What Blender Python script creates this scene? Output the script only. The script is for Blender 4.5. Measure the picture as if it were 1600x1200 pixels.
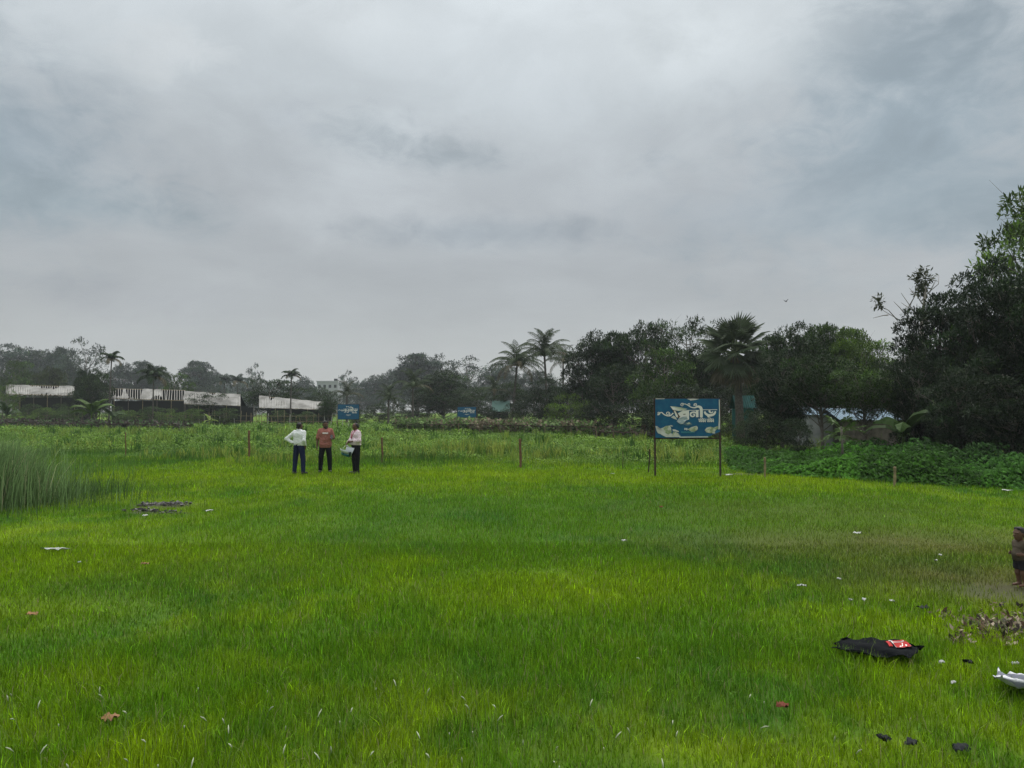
import bpy, math
import numpy as np
from mathutils import Vector, Euler

sc = bpy.context.scene
for o in list(bpy.data.objects):
    bpy.data.objects.remove(o)

# ---------------------------------------------------------------- camera
HY, CH, FP = 640.0, 2.1, 1200.0           # horizon row, eye height, focal length (1600 px wide photograph)
PITCH = math.atan((HY - 600.0) / FP)
cam = bpy.data.cameras.new('camera')
cam.sensor_width = 36.0
cam.lens = 36.0 * FP / 1600.0
cam.clip_start = 0.1
cam.clip_end = 5000
camo = bpy.data.objects.new('camera', cam)
sc.collection.objects.link(camo)
camo.location = (0, 0, CH)
camo.rotation_euler = (math.pi / 2 + PITCH, 0, 0)
sc.camera = camo

# ---------------------------------------------------------------- sky, sun, exposure
SUN_EL, SUN_AZ = math.radians(58), math.radians(18)      # high, ahead and a little to the right, behind cloud
w = bpy.data.worlds.new('World')
sc.world = w
w.use_nodes = True
nt = w.node_tree
nt.nodes.clear()

def N(tree, typ, **kw):
    n = tree.nodes.new(typ)
    for k, v in kw.items():
        if k == 'inp':
            for kk, vv in v.items():
                n.inputs[kk].default_value = vv
        else:
            setattr(n, k, v)
    return n

def math_node(tree, op, a, b=None, clamp=False):
    n = tree.nodes.new('ShaderNodeMath')
    n.operation = op
    n.use_clamp = clamp
    for i, v in enumerate((a, b)):
        if v is None:
            continue
        if isinstance(v, (int, float)):
            n.inputs[i].default_value = v
        else:
            tree.links.new(v, n.inputs[i])
    return n.outputs[0]

def smooth(tree, v, lo, hi, a=0.0, b=1.0):
    n = tree.nodes.new('ShaderNodeMapRange')
    n.interpolation_type = 'SMOOTHSTEP'
    tree.links.new(v, n.inputs[0])
    n.inputs[1].default_value, n.inputs[2].default_value = lo, hi
    n.inputs[3].default_value, n.inputs[4].default_value = a, b
    return n.outputs[0]

def mixc(tree, f, a, b, mode='MIX'):
    n = tree.nodes.new('ShaderNodeMix')
    n.data_type = 'RGBA'
    n.blend_type = mode
    for v, i in ((f, 0), (a, 6), (b, 7)):
        if isinstance(v, (int, float)):
            n.inputs[i].default_value = v
        elif isinstance(v, (tuple, list)):
            n.inputs[i].default_value = (*v[:3], 1)
        else:
            tree.links.new(v, n.inputs[i])
    return n.outputs[2]

def build_sky():
    L = nt.links.new
    sky = N(nt, 'ShaderNodeTexSky')
    sky.sky_type = 'NISHITA'
    sky.sun_disc = False
    sky.sun_elevation = SUN_EL
    sky.sun_rotation = SUN_AZ
    tc = N(nt, 'ShaderNodeTexCoord')
    sep = N(nt, 'ShaderNodeSeparateXYZ')
    L(tc.outputs['Generated'], sep.inputs[0])
    x, y, z = sep.outputs
    az = math_node(nt, 'ARCTAN2', x, y)
    el = math_node(nt, 'ARCSINE', z)
    zc = math_node(nt, 'MAXIMUM', z, 0.0)
    den = math_node(nt, 'ADD', zc, 0.22)
    cx = math_node(nt, 'DIVIDE', x, den)
    cy = math_node(nt, 'DIVIDE', y, den)
    cmb = N(nt, 'ShaderNodeCombineXYZ')
    L(cx, cmb.inputs[0]); L(cy, cmb.inputs[1])
    n1 = N(nt, 'ShaderNodeTexNoise', inp={'Scale': 0.95, 'Detail': 7.0, 'Roughness': 0.5, 'Distortion': 0.5})
    L(cmb.outputs[0], n1.inputs['Vector'])
    n3 = N(nt, 'ShaderNodeTexNoise', inp={'Scale': 3.0, 'Detail': 9.0, 'Roughness': 0.6, 'Distortion': 0.5})
    L(cmb.outputs[0], n3.inputs['Vector'])
    # edge noise in angle space
    c2 = N(nt, 'ShaderNodeCombineXYZ')
    L(math_node(nt, 'MULTIPLY', az, 1.0), c2.inputs[0])
    L(math_node(nt, 'MULTIPLY', el, 1.7), c2.inputs[1])
    n2 = N(nt, 'ShaderNodeTexNoise', inp={'Scale': 5.0, 'Detail': 9.0, 'Roughness': 0.6, 'Distortion': 0.4})
    L(c2.outputs[0], n2.inputs['Vector'])
    n4 = N(nt, 'ShaderNodeTexNoise', inp={'Scale': 19.0, 'Detail': 8.0, 'Roughness': 0.6, 'Distortion': 0.6})
    L(c2.outputs[0], n4.inputs['Vector'])
    # overcast base: pale grey above, duller lilac grey towards the horizon
    base = N(nt, 'ShaderNodeValToRGB')
    e = base.color_ramp.elements
    SK = 0.69
    e[0].position = 0.0; e[0].color = (0.42 * SK, 0.44 * SK, 0.44 * SK, 1)
    e[1].position = 1.0; e[1].color = (1.40, 1.43, 1.45, 1)
    for p, c in ((0.05, (0.385, 0.40, 0.40)), (0.14, (0.355, 0.372, 0.38)), (0.25, (0.405, 0.43, 0.445)), (0.38, (0.49, 0.53, 0.55)), (0.50, (0.61, 0.655, 0.675)), (0.72, (1.45, 1.48, 1.50))):
        q = e.new(p); q.color = (c[0] * SK, c[1] * SK, c[2] * SK, 1)
    L(zc, base.inputs[0])
    col = base.outputs[0]
    m1 = smooth(nt, n1.outputs[0], 0.36, 0.64, 0.86, 1.07)
    m3 = smooth(nt, n3.outputs[0], 0.34, 0.66, 0.93, 1.04)
    mod = math_node(nt, 'MULTIPLY', m1, m3)
    fz = smooth(nt, zc, 0.05, 0.30, 0.25, 1.0)
    mod = math_node(nt, 'ADD', math_node(nt, 'MULTIPLY', math_node(nt, 'SUBTRACT', mod, 1.0), fz), 1.0)
    vm = N(nt, 'ShaderNodeVectorMath', operation='SCALE')
    L(col, vm.inputs[0]); L(mod, vm.inputs['Scale'])
    col = vm.outputs[0]
    # the cloud masses seen in the picture, as angles: centre, radii, colour, amount, raggedness
    def ang(px, py):
        v = ((px - 800) / FP, 1.0, 0.0)
        yc = -(py - 600) / FP
        vy = math.cos(PITCH) - yc * math.sin(PITCH)
        vz = math.sin(PITCH) + yc * math.cos(PITCH)
        return math.atan2(v[0], vy), math.asin(vz / math.sqrt(v[0] ** 2 + vy ** 2 + vz ** 2))
    blobs = [
        (1430, 205, 310, 215, (0.26, 0.32, 0.355), 0.92, 1.2),
        (1430, 315, 350, 80, (0.255, 0.31, 0.34), 0.8, 0.6),
        (1150, 330, 230, 60, (0.36, 0.40, 0.43), 0.45, 1.0),
        (-20, 230, 210, 150, (0.265, 0.32, 0.355), 0.92, 1.0),
        (80, 312, 280, 55, (0.255, 0.305, 0.33), 0.9, 0.6),
        (760, 365, 270, 34, (0.29, 0.325, 0.35), 0.85, 0.6),
        (590, 212, 130, 45, (0.34, 0.38, 0.40), 0.85, 1.0),
        (705, 246, 130, 30, (0.30, 0.34, 0.36), 0.85, 0.8),
        (450, 185, 60, 35, (0.42, 0.455, 0.48), 0.7, 1.3),
        (260, 470, 220, 45, (0.33, 0.345, 0.365), 0.45, 0.8),
        (1090, 60, 230, 110, (0.60, 0.645, 0.66), 0.7, 0.8),
        (270, 75, 110, 45, (0.58, 0.61, 0.62), 0.6, 1.5),
        (560, 25, 160, 60, (0.58, 0.62, 0.635), 0.6, 1.0),
    ]
    for px, py, rx, ry, c, amt, rag in blobs:
        a0, e0 = ang(px, py)
        da = math_node(nt, 'DIVIDE', math_node(nt, 'SUBTRACT', az, a0), rx / FP)
        de = math_node(nt, 'DIVIDE', math_node(nt, 'SUBTRACT', el, e0), ry / FP)
        q = math_node(nt, 'SQRT', math_node(nt, 'ADD', math_node(nt, 'MULTIPLY', da, da), math_node(nt, 'MULTIPLY', de, de)))
        q = math_node(nt, 'ADD', q, math_node(nt, 'MULTIPLY', math_node(nt, 'SUBTRACT', n2.outputs[0], 0.5), rag * 2.0))
        q = math_node(nt, 'ADD', q, math_node(nt, 'MULTIPLY', math_node(nt, 'SUBTRACT', n4.outputs[0], 0.5), rag * (2.0 if ry < 60 else 1.0)))
        f = smooth(nt, q, 0.0, 1.15, amt, 0.0)
        tex = N(nt, 'ShaderNodeVectorMath', operation='SCALE')
        tex.inputs[0].default_value = [v * SK for v in c]
        L(math_node(nt, 'MULTIPLY', smooth(nt, n2.outputs[0], 0.3, 0.7, 0.88, 1.14), smooth(nt, n4.outputs[0], 0.3, 0.7, 0.95, 1.05)), tex.inputs['Scale'])
        col = mixc(nt, f, col, tex.outputs[0])
    # background strength 0.1, so cloud radiance is written times ten; thin blue-grey clear-sky share
    s10 = N(nt, 'ShaderNodeVectorMath', operation='SCALE')
    L(col, s10.inputs[0]); s10.inputs['Scale'].default_value = 10.0
    out = mixc(nt, 0.95, sky.outputs[0], s10.outputs[0])
    bg = N(nt, 'ShaderNodeBackground')
    bg.inputs['Strength'].default_value = 0.1
    L(out, bg.inputs[0])
    wo = N(nt, 'ShaderNodeOutputWorld')
    L(bg.outputs[0], wo.inputs[0])
build_sky()

sl = bpy.data.lights.new('sun', 'SUN')
sl.energy = 1.4
sl.angle = math.radians(25)
sl.color = (1.0, 0.96, 0.9)
so = bpy.data.objects.new('sun', sl)
sc.collection.objects.link(so)
so.location = (0, 0, 40)
sd = Vector((math.sin(SUN_AZ) * math.cos(SUN_EL), math.cos(SUN_AZ) * math.cos(SUN_EL), math.sin(SUN_EL)))
so.rotation_euler = (-sd).to_track_quat('-Z', 'Y').to_euler()

sc.view_settings.view_transform = 'Standard'
sc.view_settings.look = 'None'
sc.view_settings.exposure = 0.75
sc.view_settings.gamma = 1.0
sc.view_settings.use_curve_mapping = False
sc.cycles.use_denoising = True
sc.cycles.denoiser = 'OPENIMAGEDENOISE'
sc.cycles.denoising_prefilter = 'NONE'
sc.cycles.max_bounces = 6
sc.cycles.diffuse_bounces = 3
sc.cycles.transparent_max_bounces = 4
sc.cycles.volume_bounces = 0
sc.cycles.use_adaptive_sampling = True
sc.cycles.adaptive_threshold = 0.008

# ---------------------------------------------------------------- helpers
R = np.random.default_rng(7)

def P(px, py, d):
    """point that the photograph's pixel shows at depth d metres"""
    xc, yc = (px - 800) / FP, -(py - 600) / FP
    vy = math.cos(PITCH) - yc * math.sin(PITCH)
    vz = math.sin(PITCH) + yc * math.cos(PITCH)
    return Vector((xc / vy * d, d, CH + vz / vy * d))

def G(px, py, z=0.0):
    yc = -(py - 600) / FP
    vy = math.cos(PITCH) - yc * math.sin(PITCH)
    vz = math.sin(PITCH) + yc * math.cos(PITCH)
    d = (z - CH) / (vz / vy)
    p = P(px, py, d)
    p.z = z
    return p

def lattice(seed):
    return np.random.default_rng(seed).random((64, 64))

def vnoise(x, y, seed=0, oct=3):
    x = np.asarray(x, float); y = np.asarray(y, float)
    t = np.zeros(np.broadcast(x, y).shape); a = 1.0; s = 0.0
    for k in range(oct):
        g = lattice(seed * 17 + k)
        xi, yi = np.floor(x).astype(int), np.floor(y).astype(int)
        fx, fy = x - xi, y - yi
        fx, fy = fx * fx * (3 - 2 * fx), fy * fy * (3 - 2 * fy)
        a00, a10 = g[xi % 64, yi % 64], g[(xi + 1) % 64, yi % 64]
        a01, a11 = g[xi % 64, (yi + 1) % 64], g[(xi + 1) % 64, (yi + 1) % 64]
        t += a * ((a00 * (1 - fx) + a10 * fx) * (1 - fy) + (a01 * (1 - fx) + a11 * fx) * fy)
        s += a; a *= 0.5; x = x * 2.03 + 11.3; y = y * 2.03 + 5.7
    return t / s

class MB:
    """collects faces and makes ONE mesh"""
    def __init__(s):
        s.v, s.f3, s.f4, s.n, s.c = [], [], [], 0, []
    def add(s, v, f3=None, f4=None, col=None):
        v = np.asarray(v, np.float32).reshape(-1, 3)
        s.v.append(v)
        if f3 is not None and len(f3): s.f3.append(np.asarray(f3, np.int32).reshape(-1, 3) + s.n)
        if f4 is not None and len(f4): s.f4.append(np.asarray(f4, np.int32).reshape(-1, 4) + s.n)
        if col is not None:
            col = np.asarray(col, np.float32)
            if col.ndim == 1: col = np.tile(col, (len(v), 1))
            s.c.append(col)
        s.n += len(v)
        return s
    def mesh(s, name, mat=None, smooth=False):
        me = bpy.data.meshes.new(name)
        v = np.concatenate(s.v)
        f3 = np.concatenate(s.f3) if s.f3 else np.zeros((0, 3), np.int32)
        f4 = np.concatenate(s.f4) if s.f4 else np.zeros((0, 4), np.int32)
        li = np.concatenate([f3.ravel(), f4.ravel()])
        tot = np.concatenate([np.full(len(f3), 3), np.full(len(f4), 4)]).astype(np.int32)
        st = np.concatenate([[0], np.cumsum(tot)[:-1]]).astype(np.int32)
        me.vertices.add(len(v)); me.vertices.foreach_set('co', v.ravel())
        me.loops.add(len(li)); me.loops.foreach_set('vertex_index', li)
        me.polygons.add(len(tot)); me.polygons.foreach_set('loop_start', st)
        me.polygons.foreach_set('use_smooth', np.full(len(tot), bool(smooth)))
        if s.c:
            c = np.concatenate(s.c)
            a = me.attributes.new('col', 'FLOAT_COLOR', 'POINT')
            a.data.foreach_set('color', np.concatenate([c[:, :3], np.ones((len(c), 1), np.float32)], 1).astype(np.float32).ravel())
        me.update(calc_edges=True)
        if mat is not None: me.materials.append(mat)
        return me
    def box(s, c, size, rot=None, col=None):
        q = np.array([[x, y, z] for z in (-.5, .5) for y in (-.5, .5) for x in (-.5, .5)]) * np.array(size)
        if rot is not None:
            q = q @ np.array(Euler(rot).to_matrix()).T
        return s.add(q + np.array(c), f4=[(0, 2, 3, 1), (4, 5, 7, 6), (0, 1, 5, 4), (2, 6, 7, 3), (0, 4, 6, 2), (1, 3, 7, 5)], col=col)
    def tube(s, pts, rad, n=6, cap=True, col=None):
        pts = np.asarray(pts, float); m = len(pts)
        rad = np.broadcast_to(np.asarray(rad, float), (m,))
        t = np.gradient(pts, axis=0)
        t /= np.linalg.norm(t, axis=1, keepdims=True) + 1e-9
        ref = np.array([0, 0, 1.0]) if abs(t[:, 2]).mean() < 0.9 else np.array([1.0, 0, 0])
        a = np.cross(t, ref); a /= np.linalg.norm(a, axis=1, keepdims=True) + 1e-9
        b = np.cross(t, a)
        th = np.arange(n) * 2 * math.pi / n
        v = pts[:, None, :] + rad[:, None, None] * (np.cos(th)[None, :, None] * a[:, None, :] + np.sin(th)[None, :, None] * b[:, None, :])
        i = np.arange(m - 1)[:, None] * n; j = np.arange(n)[None, :]; k = (j + 1) % n
        f = np.stack([i + j, i + k, i + n + k, i + n + j], -1).reshape(-1, 4)
        v = v.reshape(-1, 3); f3 = []
        if cap:
            v = np.concatenate([v, pts[[0]], pts[[-1]]])
            c0, c1 = m * n, m * n + 1
            for q in range(n):
                f3.append((c0, (q + 1) % n, q)); f3.append((c1, (m - 1) * n + q, (m - 1) * n + (q + 1) % n))
        return s.add(v, f3=f3, f4=f, col=col)

COL = sc.collection
def obj(name, me, parent=None, loc=(0, 0, 0), rot=(0, 0, 0), scale=(1, 1, 1), color=None):
    o = bpy.data.objects.new(name, me)
    COL.objects.link(o)
    o.location, o.rotation_euler, o.scale = loc, rot, scale
    if parent is not None: o.parent = parent
    if color is not None: o.color = (*color, 1)
    return o

def tag(o, label=None, cat=None, group=None, kind=None):
    if label: o['label'] = label
    if cat: o['category'] = cat
    if group: o['group'] = group
    if kind: o['kind'] = kind
    return o

def thing(name, label, cat, loc=(0, 0, 0), rot=(0, 0, 0), group=None, scale=(1, 1, 1)):
    o = bpy.data.objects.new(name, None)
    COL.objects.link(o)
    o.empty_display_size = 0.2
    o.location, o.rotation_euler, o.scale = loc, rot, scale
    return tag(o, label, cat, group)

# ---------------------------------------------------------------- materials
def mat(name, color, rough=0.8, spec=0.3, noise=None, bump=0.0, attr=False, objcol=False, trans=0.0, bscale=30.0):
    m = bpy.data.materials.new(name)
    m.use_nodes = True
    t = m.node_tree
    t.nodes.clear()
    L = t.links.new
    p = N(t, 'ShaderNodeBsdfPrincipled')
    p.inputs['Roughness'].default_value = rough
    p.inputs['Specular IOR Level'].default_value = spec
    tc = N(t, 'ShaderNodeTexCoord')
    c = None
    if attr:
        c = N(t, 'ShaderNodeAttribute', attribute_name='col').outputs['Color']
        if objcol:
            c = mixc(t, 1.0, c, N(t, 'ShaderNodeObjectInfo').outputs['Color'], 'MULTIPLY')
    elif objcol:
        c = N(t, 'ShaderNodeObjectInfo').outputs['Color']
    if noise is not None:
        n = N(t, 'ShaderNodeTexNoise', inp={'Scale': noise[0], 'Detail': 6.0, 'Roughness': 0.6})
        L(tc.outputs['Object'], n.inputs['Vector'])
        f = smooth(t, n.outputs[0], noise[2] if len(noise) > 2 else 0.35, noise[3] if len(noise) > 3 else 0.68)
        c = mixc(t, f, c if c is not None else color, noise[1])
    if c is None:
        p.inputs['Base Color'].default_value = (*color, 1)
    else:
        L(c, p.inputs['Base Color'])
    if bump:
        nb = N(t, 'ShaderNodeTexNoise', inp={'Scale': bscale, 'Detail': 5.0})
        L(tc.outputs['Object'], nb.inputs['Vector'])
        b = N(t, 'ShaderNodeBump', inp={'Strength': bump, 'Distance': 0.02})
        L(nb.outputs[0], b.inputs['Height'])
        L(b.outputs[0], p.inputs['Normal'])
    sh = p.outputs[0]
    if trans:
        tr = N(t, 'ShaderNodeBsdfTranslucent')
        if c is None: tr.inputs[0].default_value = (*color, 1)
        else: L(c, tr.inputs[0])
        mx = N(t, 'ShaderNodeMixShader')
        mx.inputs[0].default_value = trans
        L(sh, mx.inputs[1]); L(tr.outputs[0], mx.inputs[2])
        sh = mx.outputs[0]
    o = N(t, 'ShaderNodeOutputMaterial')
    L(sh, o.inputs[0])
    return m

M = {}
M['grass'] = mat('grass_blades', (0.06, 0.14, 0.02), 0.6, 0.06, attr=True, trans=0.38)
M['leaf'] = mat('tree_leaves', (0.04, 0.06, 0.02), 0.55, 0.10, attr=True, objcol=True, trans=0.22)
M['weed'] = mat('weed_leaves', (0.04, 0.06, 0.02), 0.6, 0.08, attr=True, trans=0.25)
M['bark'] = mat('bark', (0.09, 0.075, 0.06), 0.9, 0.1, noise=(4.0, (0.16, 0.15, 0.13)), bump=0.5)
M['palmbark'] = mat('palm_bark', (.06, .053, .044), .9, .05, noise=(9.0, (.11, .10, .09)), bump=0.5)
M['ground'] = mat('soil_and_turf', (0.05, 0.09, 0.02), 0.95, 0.1, attr=True, bump=0.6, bscale=25)

# ---------------------------------------------------------------- what grows where (the turf's own colour)
GREEN = np.array([0.086, 0.195, 0.005]); YELL = np.array([0.235, 0.335, 0.004]); BLUE = np.array([0.052, 0.150, 0.012])
BROWN = np.array([0.110, 0.105, 0.030]); SOIL = np.array([0.050, 0.045, 0.036])

def ell(x, y, cx, cy, rx, ry, soft=0.6):
    q = np.sqrt(((x - cx) / rx) ** 2 + ((y - cy) / ry) ** 2)
    return np.clip((1 + soft - q) / (2 * soft), 0, 1)

def turf(x, y):
    """yellow share, blue-green share, dry share, bare share of the turf at x, y"""
    n1 = vnoise(x * 0.45, y * 0.30, 3); n2 = vnoise(x * 1.7, y * 1.3, 5); n3 = vnoise(x * 0.18, y * 0.16, 9)
    n4 = vnoise(x * 4.5, y * 3.5, 15, 2)
    ye = np.clip((n1 * 0.45 + n2 * 0.35 + n4 * .25 + n3 * 0.2 - 0.58) * 5.0, 0, 1) * 0.62
    bl = np.clip((vnoise(x * 0.6 + 30, y * 0.4, 11) - 0.5) * 4.0, 0, 1)
    for (px, py, rx, ry, a) in [(250, 745, 9, 3.0, .8), (700, 742, 7, 2.2, .9), (960, 750, 3.5, 1.6, .8), (250, 870, 3.5, 1.6, .8), (420, 840, 2.4, 1.4, .5), (850, 920, 1.6, 0.9, .9), (980, 900, 1.4, 0.8, .6), (1060, 915, .8, .6, .5),
                                 (30, 950, 1.2, .8, .7), (150, 1060, .7, .3, .6), (640, 1110, .7, .25, .7), (1080, 1170, .9, .25, .9), (1250, 1190, .6, .3, .8), (1390, 930, .8, .6, .6), (1480, 800, 5, 2.5, .5), (1560, 1130, .5, .3, .6)]:
        g = G(px, py)
        ye = np.maximum(ye, a * ell(x, y, g.x, g.y, rx, ry, 0.7) * (0.15 + 0.6 * n2 + .45 * n4))
    for (px, py, rx, ry, a) in [(820, 800, 6, 4.5, .9), (620, 1010, 1.6, .8, .7), (1150, 1010, 1.6, .7, .7), (1200, 790, 5, 3.5, .6), (880, 870, .9, .5, .6)]:
        g = G(px, py); k = a * ell(x, y, g.x, g.y, rx, ry, 0.6)
        ye = ye * (1 - k); bl = np.maximum(bl, 0.4 * k)
    br = np.zeros_like(ye)
    for (px, py, rx, ry, a) in [(1420, 850, 3.2, 1.6, .75), (1560, 905, 1.8, 1.2, .9), (1250, 800, 3, 2, .3), (1250, 860, 1.5, .8, .4)]:
        g = G(px, py); br = np.maximum(br, a * ell(x, y, g.x, g.y, rx, ry, 0.7) * (0.6 + 0.6 * n2))
    ba = np.zeros_like(ye)
    for (px, py, rx, ry, a) in [(252, 790, .62, .45, 1), (225, 800, .35, .25, .9), (262, 801, .5, .22, .7), (1585, 975, .55, .28, .9), (1600, 925, .9, .5, .55), (1150, 741, 1.0, .35, .9)]:
        g = G(px, py); ba = np.maximum(ba, a * np.clip(ell(x, y, g.x, g.y, rx, ry, 0.35) + (n2 - .5) * 0.6, 0, 1) * (ell(x, y, g.x, g.y, rx * 1.3, ry * 1.3, 0.3) > 0))
    return ye, bl, br, ba

def turf_col(x, y):
    ye, bl, br, ba = turf(x, y)
    c = GREEN[None] * (1 - bl[:, None]) + BLUE[None] * bl[:, None]
    c = c * (1 - ye[:, None]) + YELL[None] * ye[:, None]
    c = c * (1 - br[:, None]) + BROWN[None] * br[:, None]
    return c, ye, br, ba

# ---------------------------------------------------------------- ground: one sheet
def build_ground():
    def axis(lo, hi, near_lo, near_hi, step):
        a = list(np.arange(near_lo, near_hi, step))
        s = step; p = near_hi
        while p < hi: a.append(p); s *= 1.25; p += s
        a.append(hi)
        s = step; p = near_lo - step
        b = []
        while p > lo: b.append(p); s *= 1.25; p -= s
        b.append(lo)
        return np.array(sorted(b) + a)
    xs = axis(-480, 480, -18, 24, 0.22); ys = axis(-120, 520, 2, 34, 0.22)
    X, Y = np.meshgrid(xs, ys)
    x, y = X.ravel(), Y.ravel()
    near = np.clip((40 - y) / 10, 0, 1) * np.clip((30 - abs(x)) / 10, 0, 1)
    c, ye, br, ba = turf_col(x, y)
    z = (vnoise(x * 1.3, y * 1.3, 21) - 0.5) * 0.035 * near - 0.012
    # the two small heaps of dug mud
    for (px, py, r, h) in [(258, 789, .35, .09), (240, 793, .22, .06), (226, 799, .2, .05), (262, 802, .22, .03)]:
        g = G(px, py); z += h * np.exp(-(((x - g.x) / r) ** 2 + ((y - g.y) / (r * .8)) ** 2)) * (0.5 + vnoise(x * 6, y * 6, 4))
    col = c * 0.55 + SOIL[None] * 0.12
    col = col * (1 - ba[:, None]) + SOIL[None] * ba[:, None] * (0.7 + 0.6 * vnoise(x * 5, y * 5, 8)[:, None])
    nx, ny = len(xs), len(ys)
    i = np.arange(ny - 1)[:, None] * nx + np.arange(nx - 1)[None]
    f = np.stack([i, i + 1, i + nx + 1, i + nx], -1).reshape(-1, 4)
    me = MB().add(np.stack([x, y, z], 1), f4=f, col=col).mesh('ground', M['ground'], True)
    tag(obj('ground', me), kind='structure')
build_ground()

# ---------------------------------------------------------------- blades
def blades(mb, x, y, z, h, wd, col, lean, simple=False, rng=R):
    n = len(x)
    th = rng.random(n) * 2 * math.pi
    wx, wy = np.cos(th) * wd / 2, np.sin(th) * wd / 2
    ph = rng.random(n) * 2 * math.pi
    lx, ly = np.cos(ph) * lean * h, np.sin(ph) * lean * h
    b = np.stack([x, y, z], 1)
    wv = np.stack([wx, wy, np.zeros(n)], 1)
    tip = b + np.stack([lx, ly, h * np.sqrt(np.clip(1 - (lean * .7) ** 2, .1, 1))], 1)
    if simple:
        v = np.stack([b - wv, b + wv, tip], 1).reshape(-1, 3)
        k = np.arange(n)[:, None] * 3
        mb.add(v, f3=k + np.array([[0, 1, 2]]), col=np.repeat(col, 3, 0))
    else:
        mid = b + np.stack([lx * .35, ly * .35, h * .58], 1)
        v = np.stack([b - wv, b + wv, mid - wv * .75, mid + wv * .75, tip], 1).reshape(-1, 3)
        k = np.arange(n)[:, None] * 5
        f = np.concatenate([k + np.array([[0, 1, 3]]), k + np.array([[0, 3, 2]]), k + np.array([[2, 3, 4]])])
        mb.add(v, f3=f, col=np.repeat(col, 5, 0))

def spread(n, y0, y1, rng=R, m=1.2):
    y = np.sqrt(rng.random(n) * (y1 * y1 - y0 * y0) + y0 * y0)
    x = (rng.random(n) * 2 - 1) * (0.70 * y + m)
    return x, y

def build_grass():
    mb = MB()
    for (y0, y1, n, h0, h1, wd, simple) in [(3.6, 7, 125000, .075, .17, .0055, False), (7, 12, 165000, .07, .16, .0075, False), (12, 18, 150000, .07, .15, .009, True), (18, 27, 170000, .08, .17, .014, True), (27, 34, 60000, .10, .2, .02, True)]:
        x, y = spread(n, y0, y1)
        c, ye, br, ba = turf_col(x, y)
        keep = R.random(n) > np.clip(ba * 1.1 + br * 0.35, 0, 0.97)
        x, y, c, ye, br = x[keep], y[keep], c[keep], ye[keep], br[keep]
        n = len(x)
        hn = vnoise(x * 2.2, y * 2.2, 31) * 0.8 + vnoise(x * .5, y * .5, 33) * .6 + .3
        h = (h0 + (h1 - h0) * R.random(n) ** 1.6) * hn * .80 * (1 - 0.45 * br)
        v = np.exp(R.normal(0, .42, n))[:, None]
        t = R.random(n)[:, None]
        c = c * v
        c = np.where(t < 0.10, c * .5 + np.array([.20, .27, .02]) * .5, c)          # young yellow blades
        c = np.where(t > 0.975, np.array([.26, .24, .11]), c)                        # dead straw
        blades(mb, x, y, np.full(n, -.02), h, wd * (0.6 + 0.8 * R.random(n)), c, np.abs(R.normal(0.1, .48, n)).clip(0, 1.15), simple)
    # a scatter of longer, paler stalks in the nearest strip
    for (y0, y1, n) in [(3.7, 6, 900), (6, 12, 700)]:
        x, y = spread(n, y0, y1)
        blades(mb, x, y, np.full(n, -.02), R.uniform(.16, .32, n), np.full(n, .0035), np.tile(np.array([.16, .22, .06]), (n, 1)) * R.uniform(.6, 1.3, (n, 1)), R.uniform(.2, 1.0, n))
    # low broad-leaved weeds dotted through the turf
    n = 1500
    x, y = spread(n, 5, 24)
    k = vnoise(x * .7, y * .7, 81) > .52
    x, y = x[k], y[k]; n = len(x)
    c, ye, br, ba = turf_col(x, y)
    c = np.array([.058, .125, .014]) * np.exp(R.normal(0, .3, (n, 1))) * .6 + c * .4
    for q in range(6):
        th = R.random(n) * 6.283; l = R.uniform(.015, .035, n)
        a = np.stack([x, y, R.uniform(.02, .07, n)], 1)
        d = np.stack([np.cos(th) * l, np.sin(th) * l, R.normal(.0, .012, n)], 1); p = np.stack([-np.sin(th) * l * .33, np.cos(th) * l * .33, 0 * l], 1)
        mb.add(np.stack([a, a + d * .5 + p, a + d, a + d * .5 - p], 1).reshape(-1, 3), f4=np.arange(n)[:, None] * 4 + np.array([[0, 1, 2, 3]]), col=np.repeat(c, 4, 0))
    tag(obj('lawn_grass', mb.mesh('lawn_grass', M['grass'])), 'short bright green grass covering the open field', 'grass', kind='stuff')
build_grass()

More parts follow.
